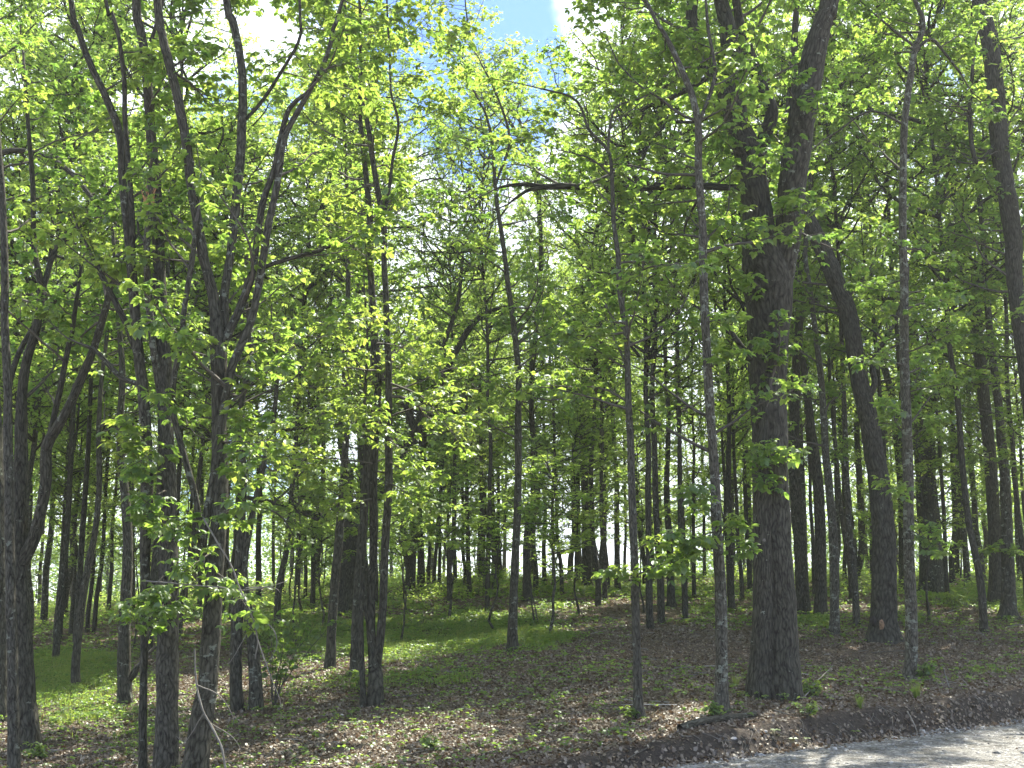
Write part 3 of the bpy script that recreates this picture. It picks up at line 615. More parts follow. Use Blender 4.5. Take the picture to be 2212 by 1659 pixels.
tree('tree', 'slim dark trunk directly left of the joined twin stems',
     [[(766, 1462, 24), (768, 1420, 22), (772, 1300, 21), (781, 1180, 20), (790, 1050, 18), (798, 900, 15), (806, 760, 13), (800, 600, 11), (795, 450, 9), (782, 300, 7), (770, 120, 5), (765, 0, 5)]], low=1120, blen=1.7)
tree('tree', 'thinnest bare pole growing against the foot of the joined twin stems',
     [[(785, 1528, 15), (783, 1470, 12), (781, 1335, 11), (785, 1200, 10), (789, 1050, 9), (785, 900, 7), (792, 740, 5), (786, 620, 4)]], low=1100, blen=1.3, dens=.7)
tree('tree', 'joined twin stems parting above a single base in the left centre',
     [[(810, 1524, 36), (811, 1460, 31), (805, 1400, 21), (801, 1335, 19), (807, 1180, 18), (806, 1032, 18), (814, 883, 16), (816, 800, 15), (806, 680, 15), (800, 550, 14), (799, 467, 13), (785, 333, 11), (777, 250, 9), (778, 120, 7), (775, -5, 6)],
      [(815, 1440, 19), (826, 1330, 18), (831, 1180, 17), (838, 1060, 17), (838, 950, 16), (837, 816, 15), (834, 716, 14), (827, 583, 13), (825, 490, 13), (804, 367, 12), (790, 267, 11), (773, 207, 9), (755, 150, 7), (745, 60, 6), (740, -5, 5)],
      [(829, 470, 8), (840, 410, 8), (847, 350, 7), (861, 267, 6), (845, 200, 5), (841, 100, 5), (835, 0, 4)]], low=1100, blen=1.7, dens=1.2,
     extra=[(838, 1040, 920, 1100, -1.5), (836, 1000, 960, 1080, -2.), (836, 950, 900, 1020, -2.4), (836, 900, 1000, 850, -2.), (815, 800, 660, 830, -2.), (815, 830, 700, 720, -1.5), (836, 760, 950, 680, -2.), (800, 1000, 660, 1040, -2.), (836, 830, 1050, 940, -1.6), (810, 1080, 720, 1110, -1.5), (815, 740, 900, 760, -2.5), (815, 690, 760, 660, -2.5), (838, 930, 850, 960, -2.), (812, 900, 740, 880, -2.5)])
tree('tree', 'lone dark trunk in the middle of the picture above a small grassy mound',
     [[(1108, 1410, 30), (1108, 1380, 24), (1109, 1316, 20), (1112, 1240, 18), (1116, 1150, 17), (1121, 1032, 16), (1121, 916, 15), (1122, 816, 13), (1111, 700, 12), (1097, 600, 11), (1089, 530, 10), (1077, 450, 9), (1072, 400, 8), (1064, 300, 7), (1050, 240, 5), (1020, 180, 4)],
      [(1072, 395, 5), (1100, 300, 6), (1070, 200, 5), (1040, 140, 4)]], low=1080, blen=1.7, dens=1.3,
     extra=[(1120, 900, 1060, 880, -1.), (1120, 760, 1200, 740, -1.), (1122, 850, 1180, 860, -1.), (1120, 1100, 1170, 1110, -1.)])
tree('tree', 'sky-framed twin-topped tree with nearly parallel stems crossing the gap in the canopy',
     [[(1138, 1299, 20), (1138, 1260, 17), (1138, 1180, 16), (1145, 1120, 16), (1160, 1080, 15), (1155, 980, 13), (1148, 860, 11), (1158, 700, 10), (1168, 560, 9), (1158, 400, 9), (1120, 300, 8), (1085, 240, 8), (1040, 180, 7), (1000, 130, 5), (960, 80, 4)],
      [(1163, 480, 7), (1165, 395, 7), (1140, 300, 7), (1105, 230, 6), (1060, 160, 5), (1020, 90, 4), (1005, 0, 3)]], low=1150, blen=2.1, dens=1.8)
# --- right side
tree('tree', 'slender trunk curving gently left, nearest the road in the middle right',
     [[(1382, 1551, 30), (1379, 1520, 22), (1376, 1410, 19), (1371, 1259, 18), (1366, 1140, 17), (1362, 1016, 16), (1355, 850, 14), (1351, 716, 13), (1337, 633, 12), (1333, 550, 11), (1324, 480, 10), (1321, 400, 9), (1314, 330, 7), (1290, 300, 7), (1268, 275, 6), (1254, 233, 6), (1231, 207, 5), (1170, 190, 4)],
      [(1314, 335, 6), (1316, 283, 6), (1331, 233, 5), (1380, 215, 4)], [(1320, 380, 4), (1280, 345, 4), (1235, 330, 3)]], bark=M_SCALY, low=1060, blen=1.8, dens=1.5,
     extra=[(1372, 1235, 1500, 1215, -.8), (1370, 1190, 1480, 1160, -1.), (1372, 1250, 1440, 1260, -.5), (1352, 700, 1280, 690, -1.), (1372, 1260, 1300, 1240, -.6)])
tree('tree', 'scaly medium trunk just left of the big oak, leaning back to the left',
     [[(1557, 1540, 42), (1559, 1510, 32), (1560, 1448, 28), (1558, 1297, 26), (1549, 1146, 23), (1542, 1016, 21), (1532, 883, 20), (1525, 750, 19), (1520, 650, 19), (1517, 550, 18), (1515, 480, 18), (1505, 367, 17), (1506, 283, 16), (1494, 217, 15), (1468, 150, 13), (1435, 80, 10), (1400, 20, 8)],
      [(1506, 270, 9), (1530, 215, 8), (1545, 150, 8), (1530, 60, 7), (1525, -5, 6)]], bark=M_SCALY, low=1000, blen=1.8, dens=1.2,
     extra=[(1550, 1150, 1490, 1170, -1.), (1550, 1180, 1470, 1230, -1.2), (1552, 1200, 1620, 1180, -1.2), (1551, 1170, 1600, 1130, -1.), (1527, 800, 1590, 760, -1.), (1525, 700, 1600, 690, -1.2), (1550, 1100, 1480, 1090, -1.)])
oak = tree('oak_tree', 'massive lichen-spotted oak forking high, the widest trunk in the picture',
     [[(1692, 1512, 94), (1692, 1490, 86), (1692, 1450, 78), (1690, 1410, 73), (1686, 1330, 70), (1681, 1259, 70), (1671, 1146, 76), (1664, 1032, 78), (1662, 950, 76), (1660, 850, 75), (1661, 750, 82), (1662, 660, 98), (1656, 590, 104), (1642, 520, 78), (1636, 460, 62), (1628, 400, 62), (1616, 333, 62), (1596, 283, 50), (1575, 233, 38), (1553, 183, 28), (1520, 140, 25), (1503, 80, 24), (1499, -5, 23)],
      [(1642, 1540, 82), (1643, 1505, 72), (1646, 1450, 60), (1648, 1410, 54), (1650, 1330, 48), (1650, 1259, 46), (1650, 1146, 44), (1650, 1050, 40), (1652, 960, 30), (1658, 880, 14)],
      [(1614, 330, 40), (1596, 260, 42), (1588, 190, 42), (1583, 120, 40), (1570, 50, 35), (1557, -5, 30)],
      [(1628, 380, 34), (1650, 300, 30), (1668, 245, 28), (1645, 190, 28), (1620, 120, 26), (1602, 60, 22), (1590, -5, 18)],
      [(1680, 620, 62), (1696, 540, 60), (1707, 467, 58), (1715, 383, 59), (1731, 283, 60), (1748, 183, 56), (1767, 90, 48), (1785, 33, 42), (1797, -8, 38)],
      [(1620, 408, 17), (1560, 404, 15), (1480, 402, 16), (1400, 404, 17), (1330, 406, 16), (1260, 404, 15), (1214, 402, 14), (1180, 404, 13), (1140, 399, 10), (1100, 401, 7), (1072, 408, 4)],
      [(1185, 404, 10), (1150, 408, 9), (1125, 420, 7), (1098, 441, 4)],
      [(1625, 775, 13), (1600, 745, 12), (1570, 705, 10), (1548, 690, 8), (1500, 660, 5)],
      [(1540, 160, 12), (1490, 190, 13), (1440, 215, 11), (1390, 235, 8), (1354, 275, 4)]],
     bark=M_OAK, low=640, blen=2.0, dens=.7, rough=.10, flare=.35, top=6., cutlast=(5, 6, 7, 8),
     extra=[(1670, 1010, 1640, 1010, -.9), (1650, 980, 1620, 990, -1.), (1690, 1000, 1730, 985, -1.), (1665, 1060, 1650, 1050, -.9), (1690, 470, 1720, 440, -1.2), (1660, 640, 1620, 620, -1.2), (1650, 780, 1640, 770, -1.), (1660, 480, 1760, 470, -1.5), (1620, 500, 1580, 470, -1.5), (1700, 350, 1650, 330, -1.8), (1720, 250, 1790, 200, -1.4), (1600, 250, 1620, 120, -1.6), (1720, 250, 1650, 140, -1.6)], seed=77)
tree('tree', 'thick trunk leaning left, with a hollow and orange wound near its foot',
     [[(1909, 1388, 80), (1909, 1368, 70), (1909, 1340, 60), (1910, 1297, 55), (1910, 1200, 51), (1907, 1120, 48), (1896, 1020, 44), (1876, 900, 40), (1853, 800, 37), (1835, 683, 36), (1803, 600, 38), (1775, 533, 36), (1753, 485, 33), (1730, 430, 30), (1712, 370, 26), (1704, 280, 20), (1715, 150, 16), (1725, -5, 12)],
      [(1870, 870, 14), (1890, 830, 14), (1888, 780, 12), (1935, 690, 9), (1960, 600, 7)]], bark=M_OAK, low=1000, blen=1.9)
woundtree = LIB[-1]
tree('tree', 'slim straight trunk standing in front of the thick one with the wound',
     [[(1966, 1467, 38), (1968, 1440, 29), (1970, 1372, 26), (1966, 1221, 24), (1964, 1100, 23), (1963, 1016, 22), (1959, 880, 21), (1955, 750, 20), (1954, 620, 18), (1951, 500, 17), (1951, 400, 16), (1955, 267, 15), (1968, 167, 14), (1978, 105, 12), (1994, 72, 11), (1993, 35, 10), (1975, -5, 9)],
      [(1978, 108, 7), (2010, 85, 7), (2040, 115, 6), (2075, 160, 5)], [(1975, 100, 6), (1930, 65, 6), (1900, 40, 5)], [(1955, 270, 6), (1880, 240, 5), (1800, 290, 4)]], bark=M_SCALY, low=1080, blen=1.5, dens=1.1,
     extra=[(1966, 1180, 2030, 1160, -.9), (1966, 1140, 2040, 1210, -1.), (1962, 950, 2050, 900, -1.2), (1962, 900, 1890, 880, -1.), (1960, 850, 2080, 820, -1.), (1960, 800, 1860, 760, -1.3), (1957, 700, 2030, 660, -1.), (1966, 1060, 1900, 1040, -1.2)])
tree('tree', 'very dark wide trunk with flared roots behind the slim straight one',
     [[(2016, 1284, 74), (2014, 1262, 58), (2012, 1200, 50), (2009, 1146, 47), (2000, 1032, 43), (1996, 933, 46), (1984, 850, 36), (1972, 740, 30), (1968, 620, 24), (1990, 480, 18), (1985, 300, 12)],
      [(2000, 900, 18), (2030, 820, 14), (2040, 700, 10)]], bark=M_OAK, low=1080, blen=2.)
tree('tree', 'dark trunk right behind the massive oak, second from it a narrower pair',
     [[(1735, 1328, 37), (1734, 1290, 30), (1730, 1183, 28), (1717, 1032, 26), (1716, 900, 22), (1722, 750, 18), (1735, 600, 14), (1745, 440, 10), (1760, 250, 8)]], low=1000, blen=1.8)
tree('tree', 'dark straight trunk second to the right behind the massive oak',
     [[(1773, 1332, 31), (1773, 1290, 26), (1773, 1183, 24), (1766, 1032, 22), (1753, 930, 18), (1744, 850, 15), (1731, 750, 12), (1722, 640, 10), (1728, 480, 7)]], low=1000, blen=1.8)
tree('tree', 'grey crooked trunk third to the right of the oak, nearer than the dark pair',
     [[(1801, 1373, 28), (1803, 1340, 22), (1801, 1183, 20), (1791, 1050, 18), (1784, 983, 16), (1775, 833, 14), (1761, 716, 12), (1748, 616, 11), (1739, 540, 10), (1750, 420, 8), (1740, 260, 6)]], bark=M_SCALY, low=1020, blen=1.7)
tree('tree', 'mid-distance trunk leaning left between the wounded tree and the grey crooked one',
     [[(1846, 1258, 24), (1843, 1220, 20), (1837, 1146, 18), (1826, 1032, 14), (1815, 900, 12), (1812, 740, 9), (1800, 560, 7), (1805, 400, 5)],
      [(1850, 1250, 14), (1862, 1180, 15), (1857, 1050, 14), (1850, 900, 11), (1860, 750, 8)]], low=1060, blen=2.)
tree('tree', 'leaning trunk that crosses behind the slim straight one on the right',
     [[(1952, 1272, 18), (1950, 1180, 17), (1947, 1060, 16), (1940, 983, 16), (1931, 883, 15), (1908, 783, 15), (1888, 700, 14), (1870, 590, 11), (1870, 440, 8)]], low=1060, blen=2.)
tree('tree', 'darker left trunk of the pair at the far right, leaning left above',
     [[(2155, 1303, 44), (2154, 1280, 36), (2151, 1183, 29), (2141, 1020, 26), (2128, 883, 25), (2111, 733, 25), (2095, 616, 22), (2083, 530, 20), (2065, 420, 20), (2035, 317, 21), (2012, 240, 18), (1990, 150, 14), (1975, 40, 10)]], bark=M_OAK, low=1080, blen=2., dens=1.2)
tree('tree', 'greyer right trunk of the pair at the far right, with a sunlit edge',
     [[(2178, 1337, 48), (2178, 1310, 34), (2177, 1221, 27), (2170, 1032, 22), (2163, 950, 19), (2154, 850, 17), (2138, 716, 14), (2128, 583, 12), (2118, 470, 11), (2106, 360, 11), (2092, 240, 10), (2075, 175, 9), (2041, 117, 8), (2005, 80, 6)]], low=1080, blen=1.8, dens=1.2,
     extra=[(2170, 1180, 2120, 1200, -1.), (2172, 1200, 2200, 1190, -1.), (2165, 1000, 2080, 980, -1.), (2160, 900, 2050, 860, -1.4), (2165, 960, 2210, 900, -1.)])
tree('tree', 'lichened trunk rising out of the right picture edge to the top corner',
     [[(2262, 1400, 48), (2255, 1250, 42), (2240, 1000, 38), (2222, 830, 34), (2205, 716, 32), (2190, 600, 33), (2187, 517, 36), (2175, 433, 38), (2158, 317, 38), (2149, 200, 37), (2138, 100, 36), (2118, -5, 32)],
      [(2160, 300, 12), (2110, 350, 10), (2095, 260, 9), (2100, 150, 8)]], bark=M_OAK, low=1000, blen=2., dens=1.3)
tree('tree', 'trunk with thick dark base in the middle distance, left of the scaly trunk',
     [[(1451, 1311, 24), (1449, 1285, 18), (1447, 1180, 15), (1440, 1060, 13), (1445, 900, 10), (1438, 740, 8), (1450, 560, 6)]], low=1120, blen=2.)
tree('tree', 'low forked small trunk with spreading foot, between slender and scaly trunks',
     [[(1268, 1272, 40), (1268, 1255, 24), (1266, 1180, 20), (1262, 1040, 16), (1255, 900, 13), (1265, 740, 10), (1250, 560, 7)]], low=1150, blen=2.)
tree('tree', 'leaning dark trunk on the ridge crest left of the picture centre',
     [[(880, 1289, 30), (886, 1250, 22), (890, 1180, 20), (900, 1080, 17), (915, 950, 13), (925, 800, 10), (940, 640, 7)],
      [(884, 1240, 14), (872, 1160, 14), (868, 1050, 11), (880, 900, 8)]], low=1150, blen=2.2)

# details on particular trees
def blob(pts_c, rad, mt, name, parent, base, normal=(0, -1, 0), flat=.3, seed=1):
    rg = np.random.default_rng(seed); k = 14; n = norm(np.array(normal, float)); u = norm(np.cross(n, (0, 0, 1))); v = np.cross(u, n)
    c = np.asarray(pts_c) - base; V = [c + n * rad[0] * flat]; T = []
    for ri, fr in enumerate((.5, 1.)):
        for q in range(k):
            a = 2 * math.pi * q / k; j = 1 + rg.normal(0, .12); V.append(c + (u * math.cos(a) * rad[0] + v * math.sin(a) * rad[1]) * fr * j + n * rad[0] * flat * (1 - fr) - n * (.05 if fr == 1 else 0))
    for q in range(k):
        q2 = (q + 1) % k; T.append((0, 1 + q, 1 + q2)); T.append((1 + q, 1 + k + q, 1 + k + q2)); T.append((1 + q, 1 + k + q2, 1 + q2))
    return link(name, mesh_np(name, np.array(V), np.array(T), mt, smooth=True), parent)
def surf(lines, x, y):      # point on the camera side of the nearest stem
    best = None
    for P, r in lines:
        qx, qy = proj(P); d = (qx - x) ** 2 + (qy - y) ** 2; i = int(d.argmin())
        if best is None or d[i] < best[0]: best = (d[i], P[i], r[i])
    q, _ = at(x, y, best[1][1] - best[2] * .8); return q
wl = woundtree; wb = np.array(wl[0].location)
blob(surf(wl[1], 1903, 1350) + [0, -.10, 0], (.06, .12), M_WOUND, 'bark_wound', wl[0], wb, seed=3)['label'] = 'orange bare-wood wound'
blob(surf(wl[1], 1886, 1343) + [0, -.11, 0], (.07, .13), M_HOLLOW, 'hollow', wl[0], wb, seed=4)['label'] = 'black hollow beside the wound'  # bulging patch, the dark inside of the hole is painted on
ob = np.array(oak[0].location)
blob(surf(oak[1], 1650, 1167) + [0, -.03, 0], (.045, .045), M_PALE, 'knot_scar', oak[0], ob, seed=5)['label'] = 'pale round knot scar'
# splintered top of the snapped stem
sb = np.array(br[0].location); P, r = br[1][2]; tp = P[-1]
rg = np.random.default_rng(8); tb = Tubes()
for q in range(9):
    o = rg.normal(0, .025, 3); o[2] = -.08; tb.add(np.array([tp + o, tp + o * 1.2 + [rg.normal(0, .02), 0, .12], tp + o + [rg.normal(.02, .04), -.02, rg.uniform(.2, .34)]]), [.022, .014, .003], 5)
link('splintered_top', tb.mesh('splintered_top', M_SPLIT, sb), br[0])['label'] = 'orange splintered wood at the snapped end'

# ------------------------------------------------------------------ background trees: a few kinds, copied
def proto(seed, H=18., r0=.13, low=3.2, crown=2.6, nb=58, leaf=.15, lean=.02, fork=False):
    rg = np.random.default_rng(seed); tb = Tubes(); tips, dirs, lfs = [], [], []
    n = 14; P = np.zeros((n, 3)); P[:, 2] = np.linspace(-.3, H * .93, n)
    P[:, 0] = np.cumsum(rg.normal(lean * .5, .05, n)) ; P[:, 1] = np.cumsum(rg.normal(0, .05, n)); P[:, :2] -= P[0, :2]; P[1, :2] = 0
    f = np.clip(P[:, 2] / H, 0, 1); r = r0 * (1 - .88 * f ** .9); A = catmull(np.hstack([P, r[:, None]]), .35)
    tb.add(A[:, :3], A[:, 3], 10, rough=.12, flare=.9, lobes=3, seed=seed)
    for q in range(nb):
        h = low + (H * .95 - low) * (rg.random() ** .9); i = min(int(np.searchsorted(A[:, 2], h)), len(A) - 1); fr = (h - low) / (H - low)
        az = rg.random() * 2 * np.pi; L = crown * (.35 + 1.1 * math.sin(math.pi * min(1, fr * .8 + .18))) * rg.uniform(.45, 1.15)
        d = np.array((math.cos(az), math.sin(az), rg.uniform(.1, 1.)))
        branch(rg, tb, A[i, :3], d, L, .010 + .010 * L, tips, dirs, lfs, k=4, twigs=int(5 + 3.2 * L), wob=.32)
    v, t, c = spray(rg, np.array(tips), np.array(dirs), np.array(lfs) * 1.4, leaf, LEAF4, LF4, ncomp=5, nlf=4, droop=.6)
    rt = link('tree', None); a = link('trunk', tb.mesh('trunk', M_BARK), rt); b = link('crown', mesh_np('crown', v, t, M_FAR, {'tint': ('FLOAT', 'FACE', c)}), rt)
    return rt, H, r0
protos = [proto(100 + i, H=[18, 16, 19, 17, 15, 18][i], low=[4.2, 3.2, 5., 3.6, 2.6, 5.5][i], crown=[2.3, 2.6, 2.1, 2.8, 2.3, 2.5][i], nb=[54, 50, 56, 52, 48, 50][i], lean=[.02, -.06, .05, 0, -.03, .08][i]) for i in range(6)]
saps = [proto(200 + i, H=[7., 5., 6.][i], r0=.035, low=[1.6, 1.2, 2.][i], crown=[1.3, 1.0, 1.2][i], nb=[22, 18, 22][i], leaf=.12) for i in range(3)]
canopy = [proto(300 + i, H=[21, 19, 22][i], r0=.10, low=[7., 6., 8.][i], crown=[3.2, 3.5, 3.][i], nb=72, leaf=.145, lean=[.03, -.05, 0][i]) for i in range(3)]
used = set(); TOLABEL = []
def place(pr, x, y, sxy, sz, rz, label, group):
    young = pr[0] in [q[0] for q in saps]
    rt0 = pr[0]
    if rt0.name in used:
        rt = rt0.copy(); SC.collection.objects.link(rt)
        for ch in rt0.children:
            c = ch.copy(); SC.collection.objects.link(c); c.parent = rt
    else: rt = rt0; used.add(rt0.name)
    rt.location = (x, y, float(terrain(x, y))); rt.scale = (sxy, sxy, sz); rt.rotation_euler = (0, 0, rz)
    tag(rt, label, 'sapling' if young else 'tree', group)
    if 'picture edge' not in label: TOLABEL.append(rt)
    if young: rt.name = 'sapling'
    return rt
def bgroup(px, d, w_=None):
    side = 'left' if px < 560 else 'middle' if px < 1450 else 'right'
    if d < 58: return ('slender dark-trunked tree standing on the low ridge, %s part of the wood' % side, 'slender trees on the ridge, ' + side)
    return ('thin distant tree beyond the ridge, %s part of the wood' % side, 'distant trees beyond the ridge, ' + side)
BG = [(94, 1350, 18), (119, 1384, 7), (129, 1380, 8), (153, 1372, 7), (188, 1368, 6), (204, 1367, 10), (234, 1327, 11), (589, 1285, 9), (608, 1289, 13), (642, 1282, 15), (659, 1292, 10), (684, 1276, 15),
      (909, 1270, 20), (926, 1268, 9), (938, 1266, 10), (949, 1266, 9), (968, 1263, 8), (983, 1268, 10), (1004, 1266, 8), (1039, 1264, 17), (1053, 1262, 9), (1070, 1258, 18), (1080, 1258, 11), (1157, 1278, 13), (1176, 1270, 12),
      (1196, 1268, 8), (1213, 1282, 9), (1247, 1260, 15), (1283, 1262, 10), (1297, 1268, 9), (1313, 1278, 11), (1334, 1278, 16), (1393, 1268, 12), (1412, 1266, 9), (1575, 1292, 11), (1581, 1322, 17), (1603, 1297, 11),
      (1620, 1280, 13), (1480, 1300, 10), (1500, 1290, 9), (1760, 1290, 10), (1810, 1290, 10), (1826, 1262, 11), (1887, 1258, 14), (2058, 1258, 15), (2090, 1262, 17), (2122, 1258, 18), (2205, 1260, 16), (2035, 1285, 8),
      (480, 1330, 9), (30, 1400, 12), (340, 1330, 10), (400, 1320, 10), (430, 1330, 12)]
for i, (x, y, w_) in enumerate(BG):
    D = min(hit(x, y), 60.); p, t = at(x, y, D); pr = protos[(i * 5 + 1) % 6]
    rad = w_ / 2 / F * t; sxy = float(np.clip(rad / .145, .42, 1.7)); sz = random.uniform(.85, 1.1) * (.62 if rad < .07 else .9 if rad < .1 else 1.)
    if 880 < x < 1300: sz *= .9
    place(pr, p[0], D, max(sxy, .6) if rad > .06 else sxy + .2, sz, random.random() * 6.28, *bgroup(x, D))
placed = [(o.location.x, o.location.y) for o in SC.objects if o.get('category') == 'tree']
SUNNY = [ground_xy for ground_xy in ((-8.5, 23.5), (-5.5, 26), (-3, 17), (5.5, 17))]
def scatter_trees(n, d0, d1, u0, u1, mind, ps, smin, smax, zmul, capt=None):
    c = 0; tries = 0
    while c < n and tries < n * 60:
        tries += 1; D = math.sqrt(random.random() * (d1 * d1 - d0 * d0) + d0 * d0); u = random.uniform(u0, u1); x = u * D
        if any((x - a) ** 2 + (D - b_) ** 2 < mind ** 2 for a, b_ in placed): continue
        if ps is canopy and any(abs((x - a) * math.cos(SUN_AZ) - (D - b_) * math.sin(SUN_AZ)) < 4.2 and -1 < (D - b_) < 12 for a, b_ in SUNNY): continue
        px = CX + F * u; s = random.uniform(smin, smax); sz = random.uniform(.8, 1.1) * zmul
        if abs(px - 1080) < 260: sz *= .84 if D < 60 else .95
        placed.append((x, D)); lb = capt or bgroup(px, D)
        place(random.choice(ps), x, D, s, sz, random.random() * 6.28, *lb); c += 1
scatter_trees(46, 44, 58, -.5, .5, 1.7, protos, .55, 1.05, .95)
scatter_trees(64, 58, 88, -.5, .5, 1.7, protos, .55, 1.3, 1.)
scatter_trees(22, 88, 122, -.46, -.08, 2.5, protos, .9, 1.5, 1., ('far tree low behind the ridge, left part', 'far trees behind the ridge, left'))
scatter_trees(18, 88, 122, .10, .48, 2.5, protos, .9, 1.5, 1., ('far tree low behind the ridge, right part', 'far trees behind the ridge, right'))
scatter_trees(9, 26, 42, .45, .85, 3.2, protos, .9, 1.4, .95, ('leafy tree standing just outside the right picture edge', 'trees outside the right picture edge'))
scatter_trees(10, 20, 42, -.8, -.46, 3.5, protos, .9, 1.4, .9, ('leafy tree standing just outside the left picture edge', 'trees outside the left picture edge'))
scatter_trees(20, 25, 43, -.42, -.09, 2.2, canopy, .8, 1.1, 1., ('tall slim tree among the trunks of the left middle distance, leafy only high up', 'slim tall trees in the left middle distance'))
scatter_trees(15, 27, 43, .10, .45, 2.2, canopy, .8, 1.1, 1., ('tall slim tree among the trunks of the right middle distance, leafy only high up', 'slim tall trees in the right middle distance'))
scatter_trees(4, 30, 42, -.07, .08, 2.2, canopy, .8, 1., 1., ('tall slim tree', 'slim tall trees in the right middle distance'))
scatter_trees(44, 45, 62, -.48, .46, 1.0, saps, .7, 1.25, .75, ('low bushy sapling along the crest of the ridge', 'bushy saplings on the ridge crest'))
scatter_trees(26, 30, 52, -.42, .42, 2., saps, .7, 1.3, 1., ('leafy understorey sapling with a stem thin as a wrist', 'saplings under the taller trees'))

# every copied tree gets a label of its own: which trunks it stands between, and its place in that row
REFS = [(22, 'left edge trunk'), (177, 'leaning sunlit trunk'), (272, 'burled trunk'), (364, 'thickest clump trunk'), (457, 'wide-forked tree'), (533, 'V-shaped twin trunks'), (722, 'slightly leaning trunk'),
        (812, 'joined twin stems'), (1110, 'lone middle trunk'), (1371, 'slender curved trunk'), (1558, 'scaly trunk'), (1675, 'massive oak'), (1802, 'grey crooked trunk'), (1910, 'wounded trunk'), (1968, 'slim straight trunk'), (2160, 'far right pair')]
ORD = 'first second third fourth fifth sixth seventh eighth ninth tenth eleventh twelfth thirteenth fourteenth fifteenth sixteenth seventeenth eighteenth nineteenth twentieth'.split()
rows = {}
for o in TOLABEL:
    px = CX + F * o.location.x / (o.location.y * cP); i = sum(px > r_[0] for r_ in REFS); rows.setdefault((o['group'].split(',')[0].replace(' left', '').replace(' right', ''), i), []).append((px, o))
for (gname, i), L_ in rows.items():
    L_.sort(key=lambda q: q[0])
    k0 = {'slim': 'slim tall tree', 'slen': 'ridge tree', 'dist': 'thin tree beyond the ridge', 'far ': 'far tree behind the ridge', 'bush': 'bushy ridge sapling', 'sapl': 'understorey sapling'}[gname[:4]]
    wh = 'left of the ' + REFS[0][1] if i == 0 else 'right of the ' + REFS[-1][1] if i == len(REFS) else 'between %s and %s' % (REFS[i - 1][1], REFS[i][1])
    for q, (px, o) in enumerate(L_): o['label'] = '%s %s%s' % (k0, wh, ', %s from left' % ORD[min(q, 19)] if len(L_) > 1 else '')
for sd_, sg in (('left', -1), ('right', 1)):
    L_ = sorted([o for o in SC.objects if o.get('group') == 'trees outside the %s picture edge' % sd_], key=lambda o: o.location.y)
    for q, o in enumerate(L_): o['label'] = 'leafy tree just outside the %s picture edge, %s nearest' % (sd_, ORD[q])
# far-off wood down the back of the ridge, one mass
rg = np.random.default_rng(400); Pf = []
for q in range(150):
    D = rg.uniform(92, 140); u = rg.uniform(-.52, .52)
    if -.075 < u < .13 and rg.random() < .6: continue
    c = np.array((u * D, D, 0.)); c[2] = terrain(c[0], c[1]); m = 1500; a = rg.random(m) * 6.28; zz = rg.uniform(.2, 1., m) ** .8; rr = 3.6 * np.sqrt(rg.random(m)) * np.sin(np.pi * np.clip(zz * .85 + .12, 0, 1)) ** .6
    cl = rg.normal(0, .5, (60, 3))[rg.integers(0, 60, m)]; Pf.append(c + np.stack([np.cos(a) * rr, np.sin(a) * rr, zz * rg.uniform(13, 18)], -1) + cl)
Pf = np.vstack(Pf); m = len(Pf); a = norm(rg.normal(0, 1, (m, 3)) * [1, 1, .5]); b_ = norm(np.cross(a, norm(rg.normal(0, .5, (m, 3)) + [0, 0, 1]))); c = np.cross(a, b_); sz = rg.uniform(.18, .34, m)[:, None]
stuff('far_wood', [scatter(LEAF4, LF4, Pf, a * sz, b_ * sz * 1.6, c * sz, rg.beta(3, 2.5, m))], M_FAR, 'far-off bright green wood seen through the trunks below the ridge')

# ------------------------------------------------------------------ small things
def tube_thing(name, label, cat, paths, mt, k=7, rough=.08, group=None):
    tb = Tubes(); base = None
    for P, r in paths:
        P = np.asarray(P, float); r = np.linspace(r[0], r[1], len(P)) if len(r) == 2 else np.asarray(r)
        if base is None: base = P[0].copy()
        C = catmull(np.hstack([P, r[:, None]]), .06); C[:, :3] += np.cumsum(np.random.default_rng(len(P)).normal(0, .002, (len(C), 3)), 0); tb.add(C[:, :3], C[:, 3], k, rough=rough, seed=3, cut=True)
    o = link(name, tb.mesh(name, mt, base)); o.location = Vector(base); return tag(o, label, cat, group)
def gp(x, y, lift=.0):
    D = hit(x, y); p, _ = at(x, y, D); p[2] = float(terrain(p[0], p[1])) + lift; return p
L = [gp(1468, 1580, .03), gp(1520, 1566, .05), gp(1575, 1558, .05), gp(1632, 1548, .04)]
tube_thing('log', 'mossy fallen log lying along the top of the soil bank', 'log', [(L, (.055, .04))], M_BARK, 12, .15)
def path3(pts, D): return [at(x, y, D + dz)[0] for x, y, dz in pts]
D0 = 15.2
tube_thing('dead_branch', 'pale bare branch hanging down in front of the left trunks', 'dead branch',
   [(path3([(420, 1400, 0), (422, 1467, 0), (436, 1530, -.1), (452, 1563, -.1), (476, 1612, -.2), (488, 1668, -.2)], D0), (.011, .014)),
    (path3([(450, 1560, 0), (500, 1590, 0), (520, 1620, 0)], D0), (.008, .003)), (path3([(440, 1540, 0), (400, 1600, 0.1), (380, 1590, .1)], D0), (.007, .003)),
    (path3([(424, 1480, 0), (470, 1500, -.1), (500, 1540, -.1), (505, 1570, 0)], D0), (.009, .003))], M_PALE)
